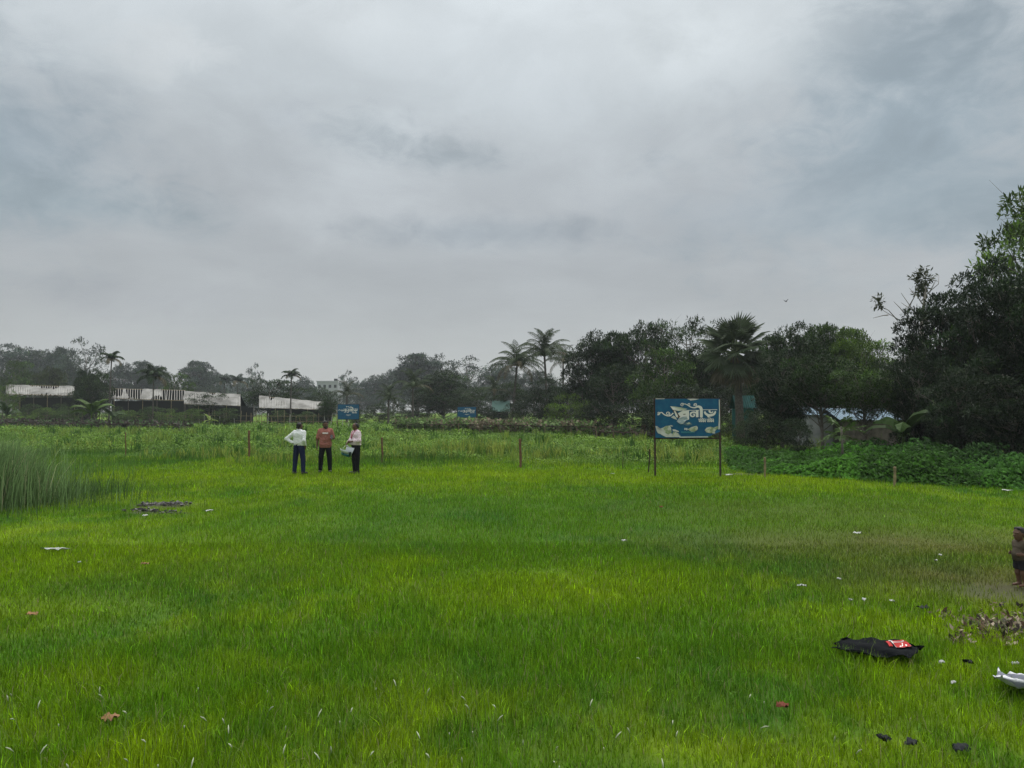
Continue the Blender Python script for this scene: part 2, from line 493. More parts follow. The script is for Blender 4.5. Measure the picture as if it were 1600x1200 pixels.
# weeds and crop rows beyond the fence posts
def build_weeds():
    mb = MB()
    def plants(x, y, hh, size, col, nl=5):
        n = len(x)
        for k in range(nl):
            th = R.random(n) * 2 * math.pi
            rr = size * R.uniform(.2, 1.0, n)
            z = hh * R.uniform(.25, 1.0, n)
            l = size * R.uniform(.5, 1.1, n)
            cx, cy = x + np.cos(th) * rr * .6, y + np.sin(th) * rr * .6
            dx, dy, dz = np.cos(th) * l, np.sin(th) * l, l * R.normal(.1, .45, n)
            px, py = -np.sin(th) * l * .28, np.cos(th) * l * .28
            a = np.stack([cx, cy, z], 1); d = np.stack([dx, dy, dz], 1); p = np.stack([px, py, np.zeros(n)], 1)
            v = np.stack([a, a + d * .5 + p, a + d, a + d * .5 - p], 1).reshape(-1, 3)
            i = np.arange(n)[:, None] * 4
            c = col * np.exp(R.normal(0, .28, (n, 1)))
            mb.add(v, f4=i + np.array([[0, 1, 2, 3]]), col=np.repeat(c, 4, 0))
    for (y0, y1, n, sz, hh) in [(29, 42, 20000, .10, .24), (42, 65, 22000, .14, .30), (65, 115, 20000, .22, .36)]:
        x, y = spread(n, y0, y1, m=4)
        edge = 30.5 + 3.5 * (vnoise(x * .25, y * 0, 41) - .5) + np.clip(-x * .35, -3.0, 6)
        k = (y > edge) & (vnoise(x * .35, y * .35, 43) > .30)
        x, y = x[k], y[k]; n = len(x)
        nn = vnoise(x * .3, y * .22, 45)[:, None]
        c = np.array([.062, .135, .018]) * (1 - nn) + np.array([.135, .225, .024]) * nn
        plants(x, y, hh * (.3 + 2.2 * vnoise(x * .45, y * .35, 47) ** 2), sz * (.7 + 1.0 * vnoise(x * .2, y * .2, 48)), c * (.6 + .8 * vnoise(x * .5, y * .3, 49)[:, None]))
    # long grass between them
    for (y0, y1, n, wd) in [(28, 45, 60000, .022), (45, 80, 45000, .04), (80, 125, 30000, .07)]:
        x, y = spread(n, y0, y1, m=4)
        nn = np.clip((vnoise(x * .28, y * .2, 51) - .35) * 2.5, 0, 1)[:, None]
        c = np.array([.055, .130, .018]) * (1 - nn) + np.array([.125, .215, .022]) * nn
        blades(mb, x, y, np.full(n, -.02), R.uniform(.18, .42, n) * (.2 + 1.9 * vnoise(x * .35, y * .3, 53) ** 1.8), wd * R.uniform(.6, 1.3, n), c * np.exp(R.normal(0, .25, (n, 1))), np.abs(R.normal(0, .4, n)).clip(0, 1), True)
    # pale yellow-green tufts standing out among the weeds
    for (px, py, rx, ry, n, hh) in [(735, 712, 2.2, 1.6, 420, .85), (690, 716, 2.0, 1.4, 160, .6), (650, 716, 2.0, 1.2, 120, .6), (860, 718, .9, .8, 90, .6), (925, 712, 3, 2, 90, .5), (430, 722, 2.0, 1.5, 120, .5), (340, 712, 2.0, 2.0, 140, .55), (320, 716, 2.5, 1.5, 110, .5),
                                    (150, 700, 3, 3, 120, .6), (1060, 722, 1.2, 1, 150, .7), (1030, 716, .5, .8, 60, .9), (1100, 720, 1.0, 1, 70, .6), (600, 705, 3, 2, 90, .5), (830, 700, 4, 3, 90, .5)]:
        g = G(px, py)
        x = g.x + R.normal(0, rx * .5, n); y = g.y + R.normal(0, ry * .5, n)
        n = max(20, n // 2); x, y = x[:n], y[:n]
        c = np.where(R.random((n, 1)) < .55, np.array([.27, .33, .06]), np.array([.10, .20, .03])) * R.uniform(.5, 1.2, (n, 1))
        for q in range(4):
            blades(mb, x + R.normal(0, .05, n), y + R.normal(0, .05, n), np.zeros(n), hh * R.uniform(.45, 1.1, n), np.full(n, .035), c, np.abs(R.normal(.2, .4, n)).clip(0, 1.1))
    for k in range(330):
        y0 = math.sqrt(R.uniform(30 ** 2, 75 ** 2)); x0 = R.uniform(-.68, .55) * y0
        n = int(R.integers(10, 26)); hh = R.uniform(.45, .95) * (1 if y0 > 38 else .7)
        cc = np.array([.20, .28, .05]) if R.random() < .5 else np.array([.05, .12, .02])
        blades(mb, x0 + R.normal(0, .16, n), y0 + R.normal(0, .16, n), np.zeros(n), hh * R.uniform(.5, 1.1, n), np.full(n, .0012 * y0), cc * R.uniform(.6, 1.2, (n, 1)), np.abs(R.normal(.2, .35, n)).clip(0, 1))
    tag(obj('field_weeds', mb.mesh('field_weeds', M['weed'])), 'rough green weeds and crop rows beyond the fence posts', 'weeds', kind='stuff')
build_weeds()

# tall reed-like grass at the left edge
def build_reeds():
    mb = MB()
    g = G(20, 798)
    n = 5200
    a = R.random(n) * 2 * math.pi; r = np.abs(R.normal(0, .52, n))
    x = g.x - 1.35 + np.cos(a) * r * 1.95; y = g.y + .9 + np.sin(a) * r * 1.5
    hh = (1.55 - 1.0 * np.clip((x - g.x + .5) / 2.0, 0, 1)) * R.uniform(.45, 1.1, n)
    c = np.where(R.random((n, 1)) < .06, np.array([.30, .30, .17]), np.array([.125, .20, .075])) * np.exp(R.normal(0, .3, (n, 1)))
    # arching blades of three segments
    th = R.normal(.2, 1.5, n); ln = np.abs(R.normal(.30, .26, n)).clip(0, 1.0)
    dx, dy = np.cos(th) * ln * hh, np.sin(th) * ln * hh
    w2 = .006 * R.uniform(.7, 1.5, n); wt = R.random(n) * math.pi
    W = np.stack([np.cos(wt) * w2, np.sin(wt) * w2 * .5, np.zeros(n)], 1)
    vs = []
    for k, (u, z) in enumerate([(0, 0), (.18, .45), (.5, .8), (1, 1)]):
        p = np.stack([x + dx * u, y + dy * u, hh * z - (ln * .25 * hh if k == 3 else 0)], 1)
        s = (1, .9, .6, .12)[k]
        vs += [p - W * s, p + W * s]
    v = np.stack(vs, 1).reshape(-1, 3)
    i = np.arange(n)[:, None] * 8
    f = np.concatenate([i + np.array([[q, q + 1, q + 3, q + 2]]) for q in (0, 2, 4)])
    mb.add(v, f4=f, col=np.repeat(c, 8, 0))
    # shorter tufts around the foot of the clump, further grass behind it
    m = 4000
    x = g.x - 1.2 + R.normal(0, 1.2, m); y = g.y + 1.6 + R.normal(0, 1.4, m)
    blades(mb, x, y, np.zeros(m), R.uniform(.2, .55, m), np.full(m, .010), np.array([.055, .10, .03]) * np.exp(R.normal(0, .3, (m, 1))), np.abs(R.normal(.2, .3, m)).clip(0, .9))
    for (px, py, rx, ry, m, hh) in [(40, 745, 3, 3, 1500, .6)]:
        g2 = G(px, py)
        x = g2.x + R.normal(0, rx * .5, m); y = g2.y + R.normal(0, ry * .5, m)
        blades(mb, x, y, np.zeros(m), hh * R.uniform(.35, 1.05, m), np.full(m, .013), np.array([.085, .165, .035]) * np.exp(R.normal(0, .3, (m, 1))), np.abs(R.normal(.15, .25, m)).clip(0, .8))
    tag(obj('tall_grass', mb.mesh('tall_grass', M['grass'])), 'tall feathery grey green grass clump at the left edge', 'tall grass', kind='stuff')
build_reeds()

# big-leaved ground cover in front of the trees on the right
def build_taro():
    mb = MB()
    def bank(n, fpos, hfun, size, col, nose=0.5):
        x, y = fpos(n); n = len(x)
        z = hfun(x, y)
        k = z > .05
        x, y, z = x[k], y[k], z[k]; n = len(x)
        z = z * R.uniform(.35, 1.12, n)
        th = R.normal(-math.pi / 2, 1.1, n); l = size * R.uniform(.6, 1.3, n)
        pit = R.normal(-.55, .35, n)
        d = np.stack([np.cos(th) * np.cos(pit) * l, np.sin(th) * np.cos(pit) * l, np.sin(pit) * l], 1)
        p = np.stack([-np.sin(th) * l * .26, np.cos(th) * l * .26, R.normal(0, .06, n) * l], 1)
        dn = np.zeros((n, 3)); dn[:, 2] = -.10 * l
        a = np.stack([x, y, z], 1)
        v = np.stack([a - d * .12, a + d * .35 + p + dn, a + d, a + d * .35 - p + dn, a + d * .42 + np.array([0, 0, .03])], 1).reshape(-1, 3)
        i = np.arange(n)[:, None] * 5
        f = np.concatenate([i + np.array([[0, 1, 4]]), i + np.array([[1, 2, 4]]), i + np.array([[2, 3, 4]]), i + np.array([[3, 0, 4]])])
        c = col(x, y) * np.exp(R.normal(0, .25, (n, 1)))
        mb.add(v, f3=f, col=np.repeat(c, 5, 0))
        # stalks
        m = n // 2
        blades(mb, x[:m], y[:m], np.zeros(m), z[:m], np.full(m, .02), c[:m] * .8, np.full(m, .1), True)
    # front line of the bank runs from (1185,742) to (1600,768)
    pa, pb = G(1185, 741), G(1620, 768)
    def pos(n):
        t = R.random(n) * 1.24 - .12; s = R.random(n) ** 1.3 * 9.0
        return pa.x + (pb.x - pa.x) * t + R.normal(0, .1, n) + s * .25, pa.y + (pb.y - pa.y) * t + s + .7 * (vnoise(t * 16, t * 0, 65) - .5)
    def hf(x, y):
        t = np.clip((x - pa.x) / (pb.x - pa.x), -.15, 1.2)
        s = y - (pa.y + (pb.y - pa.y) * t)
        return np.clip(.10 + s * .7, 0, .30 + .36 * t) * (.15 + 1.55 * vnoise(x * .9, y * .7, 61)) * np.clip((t + .16) / .36, .08, 1)
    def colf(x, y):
        t = np.clip((x - pa.x - 4.0) / 5.0, 0, 1)[:, None]  # right part darkened: shade of the trees put into the leaf colour
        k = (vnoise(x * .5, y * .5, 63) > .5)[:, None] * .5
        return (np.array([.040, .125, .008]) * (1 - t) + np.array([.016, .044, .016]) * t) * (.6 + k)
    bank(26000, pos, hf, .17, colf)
    tag(obj('leafy_ground_cover', mb.mesh('leafy_ground_cover', M['weed'])), 'dense bank of broad leafy green plants below the trees on the right', 'ground cover', kind='stuff')
build_taro()

# ---------------------------------------------------------------- trees
def rosettes(mb, cen, out, leaf, nl, col, rng, droop=.35, wide=.36):
    """leaves radiating from twig ends: cen (n,3), outward dirs (n,3)"""
    n = len(cen)
    C = np.repeat(cen, nl, 0); O = np.repeat(out, nl, 0)
    m = n * nl
    d = rng.normal(0, 1, (m, 3)); d /= np.linalg.norm(d, axis=1, keepdims=True)
    d = d * .8 + O * .7; d[:, 2] -= droop * rng.random(m)
    d /= np.linalg.norm(d, axis=1, keepdims=True)
    l = (leaf * rng.uniform(.6, 1.25, m))[:, None]
    up = np.tile([0, 0, 1.0], (m, 1)) + rng.normal(0, .45, (m, 3))
    s = np.cross(d, up); s /= np.linalg.norm(s, axis=1, keepdims=True) + 1e-6
    a = C + rng.normal(0, leaf * .35, (m, 3))
    s = s * l * wide * .5
    v = np.stack([a, a + d * l * .5 + s, a + d * l, a + d * l * .5 - s], 1).reshape(-1, 3)
    i = np.arange(m)[:, None] * 4
    c = np.repeat(col, nl, 0) * np.exp(rng.normal(0, .22, (m, 1)))
    mb.add(v, f4=i + np.array([[0, 1, 2, 3]]), col=np.repeat(c, 4, 0))

def tree_proto(seed, W=8.0, base=.25, lobes=34, leaf=.30, twigs=55, nl=7, lobe_r=(.11, .19), trunk=.22, gap=0.0, flat=.75, top_heavy=.5, young=.18):
    """crown and trunk meshes for a 10 m tree W metres wide"""
    rng = np.random.default_rng(seed)
    H = 10.0
    cz = H * (base + (1 - base) * .5); rz = H * (1 - base) * .5
    L = []
    tries = 0
    while len(L) < lobes and tries < 5000:
        tries += 1
        u = rng.normal(0, 1, 3); u /= (abs(u) ** 3).sum() ** (1 / 3)
        r = rng.uniform(.25, 1.0) ** .6
        p = u * r * rng.uniform(.86, 1.08)
        lr = rng.uniform(*lobe_r) * W
        squeeze = 1.0 - .38 * max(0, p[2]) ** 2 - (1 - top_heavy) * .25 * max(0, -p[2])
        q = np.array([p[0] * (W / 2 - lr * .8) * squeeze, p[1] * (W / 2 - lr * .8) * squeeze, cz + p[2] * (rz - lr * .55)])
        if all(np.linalg.norm(q - a) > (b + lr) * (.47 + gap) for a, b in L):
            L.append((q, lr))
    mb = MB(); tb = MB()
    bend = rng.normal(0, .25, 2)
    hz = [0, H * .12, H * .3, H * .55, H * .78]
    tp = np.array([[bend[0] * (z / H) ** 1.5 * 3, bend[1] * (z / H) ** 1.5 * 3, z] for z in hz])
    tb.tube(tp, [trunk * 1.35, trunk, trunk * .85, trunk * .55, trunk * .25], 8)
    for q, lr in L:
        nt_ = max(8, int(twigs * 1.35 * (lr / (W * .15)) ** 2))
        u = rng.normal(0, 1, (nt_, 3)); u[:, 2] = np.where(rng.random(nt_) < .7, abs(u[:, 2]), u[:, 2]); u /= np.linalg.norm(u, axis=1, keepdims=True)
        r = lr * rng.uniform(.3, 1.0, nt_) ** .35
        cen = q + u * r[:, None] * np.array([1, 1, flat])
        base_c = np.array([1.0, 1.0, 1.0]) * np.exp(rng.normal(0, .30))
        tint = np.where(rng.random((nt_, 1)) < young, np.array([1.7, 1.6, .95]), np.array([1, 1, 1.0]))
        o = u * .7 + np.array([0, 0, .35])
        rosettes(mb, cen, o, leaf, nl, base_c * tint, rng)
        z0 = np.clip(q[2] - rng.uniform(.1, .3) * H, H * .1, H * .72)
        k = np.interp(z0, tp[:, 2], np.arange(5))
        s = np.array([np.interp(z0, tp[:, 2], tp[:, 0]), np.interp(z0, tp[:, 2], tp[:, 1]), z0])
        mid = (s + q) / 2 + np.array([0, 0, -.06 * H * rng.random()]) + rng.normal(0, .15, 3)
        br = trunk * .34 * (1 - .5 * z0 / H)
        tb.tube([s, mid, q, q + (q - mid) * .08], [br, br * .7, br * .35, br * .12], 5, cap=False)
        for q2 in range(3):
            e = q + rng.normal(0, lr * .55, 3)
            tb.tube([mid * .3 + q * .7, (q + e) / 2, e], [br * .35, br * .22, br * .08], 4, cap=False)
    return mb.mesh('crown', M['leaf']), tb.mesh('trunk', M['bark'], True), W

PR = {
    'dome': tree_proto(1, W=9, base=.16, lobes=46, twigs=52),
    'dome2': tree_proto(2, W=9, base=.20, lobes=40, twigs=50, lobe_r=(.10, .2)),
    'dome3': tree_proto(12, W=9, base=.10, lobes=46, twigs=50, lobe_r=(.09, .17), young=.3),
    'tall': tree_proto(3, W=6, base=.22, lobes=40, twigs=44, lobe_r=(.13, .22)),
    'tall2': tree_proto(4, W=6, base=.28, lobes=34, twigs=44, lobe_r=(.12, .24), gap=.08),
    'bush': tree_proto(5, W=11, base=.01, lobes=44, twigs=52, lobe_r=(.09, .16), trunk=.15),
    'bush2': tree_proto(6, W=12, base=.0, lobes=46, twigs=46, lobe_r=(.08, .15), trunk=.15, young=.4),
    'open': tree_proto(7, W=8, base=.35, lobes=26, twigs=34, lobe_r=(.08, .13), gap=.32, leaf=.34),
    'open2': tree_proto(8, W=8, base=.30, lobes=22, twigs=26, lobe_r=(.07, .12), gap=.45, leaf=.34),
    'layer': tree_proto(9, W=11, base=.38, lobes=34, twigs=34, lobe_r=(.08, .14), gap=.22, flat=.45, trunk=.16),
    'over': tree_proto(13, W=10, base=.42, lobes=60, twigs=60, lobe_r=(.08, .14), leaf=.28, trunk=.2),
    'near': tree_proto(10, W=8, base=.05, lobes=70, twigs=80, lobe_r=(.09, .16), leaf=.24, nl=7, young=.10),
    'near2': tree_proto(11, W=8, base=.03, lobes=70, twigs=80, lobe_r=(.08, .17), leaf=.26, nl=7, young=.14),
}
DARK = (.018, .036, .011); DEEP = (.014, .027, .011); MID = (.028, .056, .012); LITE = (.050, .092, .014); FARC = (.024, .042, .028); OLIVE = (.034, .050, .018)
def tree(proto, px, top, hw, d, color, name, label, group, cat='tree', rz=None, rng=np.random.default_rng(99)):
    crown, trunk, W = PR[proto]
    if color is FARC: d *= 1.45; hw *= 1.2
    b = P(px, HY, d); H = P(px, top, d).z
    t = thing(name, label, cat, (b.x, b.y, 0), (0, 0, rng.uniform(0, 6.28) if rz is None else rz), group)
    s = float(np.clip(hw * 2 / FP * d / W * 1.2, .74 * H / 10, 1.6 * H / 10)) if proto not in ('tall', 'open', 'open2') or hw > 20 else hw * 2 / FP * d / W * 1.25
    obj('trunk', trunk, t, scale=(s, s, H / 10))
    obj('crown', crown, t, scale=(s, s, H / 10), color=np.array(color) * rng.uniform(.88, 1.12))
    return t

FAR = 'hazy trees beyond the plastic roofed sheds'
MIDG = 'trees behind the vine trellis'
DK = 'dark trees between the coconut palms and the large signboard'
RB = 'trees between the fan palm and the big dark trees'
RN = 'big dark trees at the right edge'
for a in [
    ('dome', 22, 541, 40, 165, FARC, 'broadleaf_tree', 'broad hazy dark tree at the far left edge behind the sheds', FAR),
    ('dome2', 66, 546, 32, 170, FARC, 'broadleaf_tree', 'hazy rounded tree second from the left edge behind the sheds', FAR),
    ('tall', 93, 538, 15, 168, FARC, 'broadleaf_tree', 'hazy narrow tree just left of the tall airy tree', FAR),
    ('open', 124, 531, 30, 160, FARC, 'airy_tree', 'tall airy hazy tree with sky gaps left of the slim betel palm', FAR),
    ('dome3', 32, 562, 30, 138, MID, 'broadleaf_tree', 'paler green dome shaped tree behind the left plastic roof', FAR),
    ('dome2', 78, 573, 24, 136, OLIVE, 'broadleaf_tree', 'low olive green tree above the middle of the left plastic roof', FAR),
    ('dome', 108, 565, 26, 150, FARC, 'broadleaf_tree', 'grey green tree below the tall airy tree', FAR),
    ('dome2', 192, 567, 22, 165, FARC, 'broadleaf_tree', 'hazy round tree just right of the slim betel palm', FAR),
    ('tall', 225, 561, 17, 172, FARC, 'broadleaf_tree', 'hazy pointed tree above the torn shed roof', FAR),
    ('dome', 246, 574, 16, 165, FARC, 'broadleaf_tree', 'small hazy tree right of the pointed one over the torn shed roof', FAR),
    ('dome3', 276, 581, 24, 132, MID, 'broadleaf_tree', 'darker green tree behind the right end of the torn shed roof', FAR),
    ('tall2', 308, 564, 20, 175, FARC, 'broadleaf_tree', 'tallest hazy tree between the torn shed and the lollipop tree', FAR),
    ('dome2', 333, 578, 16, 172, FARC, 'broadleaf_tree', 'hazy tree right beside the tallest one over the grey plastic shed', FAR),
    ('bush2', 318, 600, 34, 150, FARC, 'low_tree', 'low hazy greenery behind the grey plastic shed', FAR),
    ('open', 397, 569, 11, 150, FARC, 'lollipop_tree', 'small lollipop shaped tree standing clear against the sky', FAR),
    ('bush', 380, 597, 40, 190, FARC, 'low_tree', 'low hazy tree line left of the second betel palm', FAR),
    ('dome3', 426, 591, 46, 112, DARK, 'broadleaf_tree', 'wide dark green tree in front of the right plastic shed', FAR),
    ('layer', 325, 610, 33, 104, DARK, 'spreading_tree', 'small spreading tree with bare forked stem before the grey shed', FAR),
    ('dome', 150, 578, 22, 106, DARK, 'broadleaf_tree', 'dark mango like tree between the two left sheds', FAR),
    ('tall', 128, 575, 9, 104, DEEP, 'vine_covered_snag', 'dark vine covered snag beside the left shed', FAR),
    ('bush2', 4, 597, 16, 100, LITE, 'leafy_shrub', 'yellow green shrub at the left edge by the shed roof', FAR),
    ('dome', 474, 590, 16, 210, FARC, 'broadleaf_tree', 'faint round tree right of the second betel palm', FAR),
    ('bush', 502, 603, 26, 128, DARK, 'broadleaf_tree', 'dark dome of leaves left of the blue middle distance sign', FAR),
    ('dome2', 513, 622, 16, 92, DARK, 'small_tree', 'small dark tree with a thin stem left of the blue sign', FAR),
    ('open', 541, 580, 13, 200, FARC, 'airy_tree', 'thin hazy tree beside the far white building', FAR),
    ('dome', 585, 588, 26, 190, FARC, 'broadleaf_tree', 'hazy low tree above the left blue sign', MIDG),
    ('dome2', 615, 577, 20, 185, FARC, 'broadleaf_tree', 'hazy tree climbing up left of the tall round tree', MIDG),
    ('tall', 652, 549, 30, 165, FARC, 'broadleaf_tree', 'tall round hazy tree, highest left of the coconut palms', MIDG),
    ('open', 692, 555, 24, 168, FARC, 'airy_tree', 'airy hazy tree right of the tall round one', MIDG),
    ('open', 738, 558, 38, 165, FARC, 'airy_tree', 'wide airy hazy tree with small sky gaps left of the coconut palms', MIDG),
    ('bush', 720, 588, 70, 150, FARC, 'low_tree', 'grey green mass of leaves below the airy hazy trees', MIDG),
    ('bush', 560, 612, 60, 170, FARC, 'low_tree', 'grey hazy greenery behind the left blue sign', MIDG),
    ('dome', 692, 581, 56, 112, DARK, 'mango_tree', 'big dark rounded tree above the vine trellis', MIDG),
    ('bush', 655, 615, 50, 108, DEEP, 'low_tree', 'dark low tree above the left end of the vine trellis', MIDG),
    ('bush', 745, 604, 42, 104, DARK, 'low_tree', 'dark bush behind the small blue sign', MIDG),
    ('bush', 775, 640, 50, 92, DEEP, 'low_tree', 'dark undergrowth below the pale green tin roof', MIDG),
    ('bush', 840, 606, 44, 84, DEEP, 'low_tree', 'dark leaves below the two coconut palms', MIDG),
    ('dome', 925, 522, 46, 70, DEEP, 'broadleaf_tree', 'dark lumpy tree just right of the coconut palms', DK),
    ('tall', 960, 512, 30, 68, DEEP, 'broadleaf_tree', 'dark tree with knobbly top second right of the coconut palms', DK),
    ('dome2', 1010, 502, 42, 66, DARK, 'broadleaf_tree', 'tallest rounded dark tree above the large signboard left corner', DK),
    ('dome3', 1035, 540, 45, 56, MID, 'broadleaf_tree', 'greener tree in front, directly above the large signboard', DK),
    ('bush', 962, 566, 50, 62, DEEP, 'broadleaf_tree', 'low dark dome of leaves left of the large signboard', DK),
    ('bush', 900, 590, 42, 70, DEEP, 'low_tree', 'dark thicket below the lumpy tree beside the palms', DK),
    ('bush2', 888, 612, 34, 66, LITE, 'leafy_shrub', 'bright yellow green shrub low down right of the coconut palms', DK),
    ('layer', 1082, 482, 40, 62, DARK, 'sparse_tree', 'thin sparse tree rising above the canopy left of the fan palm', DK),
    ('dome', 1085, 542, 40, 60, DARK, 'broadleaf_tree', 'dark tree right behind the fan palm on its left', DK),
    ('bush', 1060, 600, 60, 52, DEEP, 'low_tree', 'dark undergrowth right behind the large signboard', DK),
    ('tall', 1205, 518, 26, 54, DARK, 'broadleaf_tree', 'narrow dark tree close on the right of the fan palm', RB),
    ('dome', 1245, 508, 40, 52, DARK, 'broadleaf_tree', 'round topped dark tree, second right of the fan palm', RB),
    ('tall2', 1290, 506, 30, 56, MID, 'broadleaf_tree', 'knobbly mid green tree in the gap before the big dark trees', RB),
    ('tall2', 1330, 512, 30, 54, LITE, 'broadleaf_tree', 'yellowish green tree in the gap before the big dark trees', RB),
    ('dome3', 1368, 527, 32, 50, LITE, 'broadleaf_tree', 'pale green tree touching the big dark trees', RB),
    ('near', 1222, 545, 44, 37, DEEP, 'broadleaf_tree', 'dense dark tree standing left of the half hidden white wall', RB),
    ('over', 1285, 548, 60, 34, DARK, 'broadleaf_tree', 'leafy tree leaning over the half hidden white wall', RB),
    ('over', 1352, 572, 56, 31.5, MID, 'spreading_tree', 'low layered green tree over the wooden hut', RB),
    ('bush', 1196, 640, 30, 34, DEEP, 'low_tree', 'dark bush at the fan palm foot by the teal roof', RB),
    ('bush', 1246, 652, 26, 31, DEEP, 'low_tree', 'dark bush just left of the half hidden white wall', RB),
    ('bush', 1165, 655, 26, 38, DARK, 'low_tree', 'dark bush below the teal roof right of the large signboard', RB),
    ('near2', 1472, 452, 50, 33, DEEP, 'mango_tree', 'dark sloping tree, leftmost of the big right hand trees', RN),
    ('near', 1540, 404, 62, 31, DEEP, 'mango_tree', 'big dark tree in the middle of the right hand trees', RN),
    ('near2', 1620, 400, 66, 28, DEEP, 'mango_tree', 'big dark tree cut by the right edge of the picture', RN),
    ('dome2', 1660, 285, 46, 46, LITE, 'broadleaf_tree', 'tallest light green tree rising behind the big dark trees', RN),
    ('near', 1435, 540, 42, 30, DEEP, 'low_tree', 'lower dark tree at the left foot of the big right hand trees', RN),
    ('near', 1500, 570, 52, 27, DEEP, 'low_tree', 'dark hanging foliage above the leafy bank', RN),
    ('near2', 1580, 585, 60, 25, DEEP, 'low_tree', 'dark foliage low at the right edge above the leafy bank', RN),
    ('bush', 592, 630, 30, 104, DARK, 'low_tree', 'dark low bushes right of the left blue sign below the short palm', MIDG),
    ('bush2', 628, 634, 30, 100, DEEP, 'low_tree', 'dark bush at the very left end of the vine trellis', MIDG),
    ('bush', 862, 634, 40, 80, DEEP, 'low_tree', 'dark undergrowth behind the two pale posts', DK),
    ('bush', 935, 632, 52, 64, DEEP, 'low_tree', 'dark undergrowth behind the low pole rack', DK),
    ('bush', 1000, 628, 50, 58, DEEP, 'low_tree', 'dark undergrowth just left of the large signboard', DK),
    ('bush', 1335, 560, 60, 50, DARK, 'low_tree', 'dark greenery filling the gap behind the wooden hut', RB),
    ('bush', 1270, 600, 60, 52, DEEP, 'low_tree', 'dark greenery behind the half hidden white wall', RB),
    ('bush', 1174, 639, 22, 41, DEEP, 'low_tree', 'dark bush right under the teal roof', RB),
    ('bush2', 1120, 640, 30, 50, DEEP, 'low_tree', 'dark bush behind the right post of the large signboard', RB),
    ('dome', 140, 588, 26, 103, DARK, 'mango_tree', 'dark rounded tree right beside the vine covered snag', FAR),
    ('dome', 785, 570, 30, 165, FARC, 'broadleaf_tree', 'hazy tree behind the left coconut palm', MIDG),
    ('dome2', 835, 578, 30, 160, FARC, 'broadleaf_tree', 'hazy tree between the two coconut palms', MIDG),
    ('bush', 800, 596, 36, 94, DARK, 'low_tree', 'dark tree around the foot of the left coconut palm', MIDG),
    ('bush', 862, 588, 36, 80, DEEP, 'low_tree', 'dark tree around the foot of the taller coconut palm', MIDG),
    ('dome', 1120, 548, 40, 66, DEEP, 'broadleaf_tree', 'dark tree behind the left side of the fan palm', DK),
    ('dome2', 1178, 552, 40, 60, DEEP, 'broadleaf_tree', 'dark tree behind the right side of the fan palm', RB),
    ('bush', 1150, 600, 46, 56, DEEP, 'low_tree', 'dark bush right behind the fan palm trunk', RB),
    ('dome3', 1395, 560, 40, 48, DARK, 'broadleaf_tree', 'dark tree behind the pale green one beside the big dark trees', RB),
    ('bush', 1385, 620, 40, 46, DEEP, 'low_tree', 'dark bush behind the right end of the wooden hut', RB),
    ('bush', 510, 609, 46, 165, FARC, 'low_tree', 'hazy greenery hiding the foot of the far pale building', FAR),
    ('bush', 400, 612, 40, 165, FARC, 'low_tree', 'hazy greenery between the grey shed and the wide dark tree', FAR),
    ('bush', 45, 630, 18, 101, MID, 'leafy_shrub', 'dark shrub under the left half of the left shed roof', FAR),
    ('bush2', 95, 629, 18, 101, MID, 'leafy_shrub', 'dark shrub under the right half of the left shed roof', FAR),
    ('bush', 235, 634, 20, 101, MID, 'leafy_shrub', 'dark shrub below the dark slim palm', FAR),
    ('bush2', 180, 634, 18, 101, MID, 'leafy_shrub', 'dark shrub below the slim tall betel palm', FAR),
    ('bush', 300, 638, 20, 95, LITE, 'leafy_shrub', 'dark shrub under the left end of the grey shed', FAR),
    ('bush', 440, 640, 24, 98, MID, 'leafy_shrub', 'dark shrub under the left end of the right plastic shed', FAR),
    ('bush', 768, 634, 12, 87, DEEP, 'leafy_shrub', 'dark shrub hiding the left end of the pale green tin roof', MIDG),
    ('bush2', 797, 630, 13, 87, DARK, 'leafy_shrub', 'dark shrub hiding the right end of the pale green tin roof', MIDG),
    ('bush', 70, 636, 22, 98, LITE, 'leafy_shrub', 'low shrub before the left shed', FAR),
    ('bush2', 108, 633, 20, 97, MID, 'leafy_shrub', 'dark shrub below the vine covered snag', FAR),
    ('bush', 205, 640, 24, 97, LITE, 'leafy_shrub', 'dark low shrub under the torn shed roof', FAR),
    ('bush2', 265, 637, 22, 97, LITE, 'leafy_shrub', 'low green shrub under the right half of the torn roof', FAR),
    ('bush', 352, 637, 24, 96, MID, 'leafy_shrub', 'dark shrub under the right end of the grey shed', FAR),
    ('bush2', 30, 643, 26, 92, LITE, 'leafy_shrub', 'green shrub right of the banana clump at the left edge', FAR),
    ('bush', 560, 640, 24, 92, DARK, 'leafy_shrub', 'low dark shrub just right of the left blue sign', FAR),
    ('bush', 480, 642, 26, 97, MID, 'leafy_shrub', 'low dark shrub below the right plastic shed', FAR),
]:
    tree(*a)

# the far wood that closes the view behind everything
def build_far_wood():
    mb = MB(); rng = np.random.default_rng(5)
    n = 9000
    x = rng.uniform(-420, 420, n); y = rng.uniform(400, 460, n)
    top = 10 + 9 * vnoise(x * .05, y * 0, 71) + 3 * vnoise(x * .3, y * .0, 72)
    z = top * rng.random(n) ** .7
    cen = np.stack([x, y, z], 1)
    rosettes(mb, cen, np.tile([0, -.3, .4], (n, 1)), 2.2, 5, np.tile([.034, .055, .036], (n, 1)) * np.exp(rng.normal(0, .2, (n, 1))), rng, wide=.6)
    o = obj('far_wood', mb.mesh('far_wood', M['leaf']), color=(1, 1, 1))
    tag(o, 'faint line of far woodland on the horizon', 'woodland', kind='stuff')
build_far_wood()

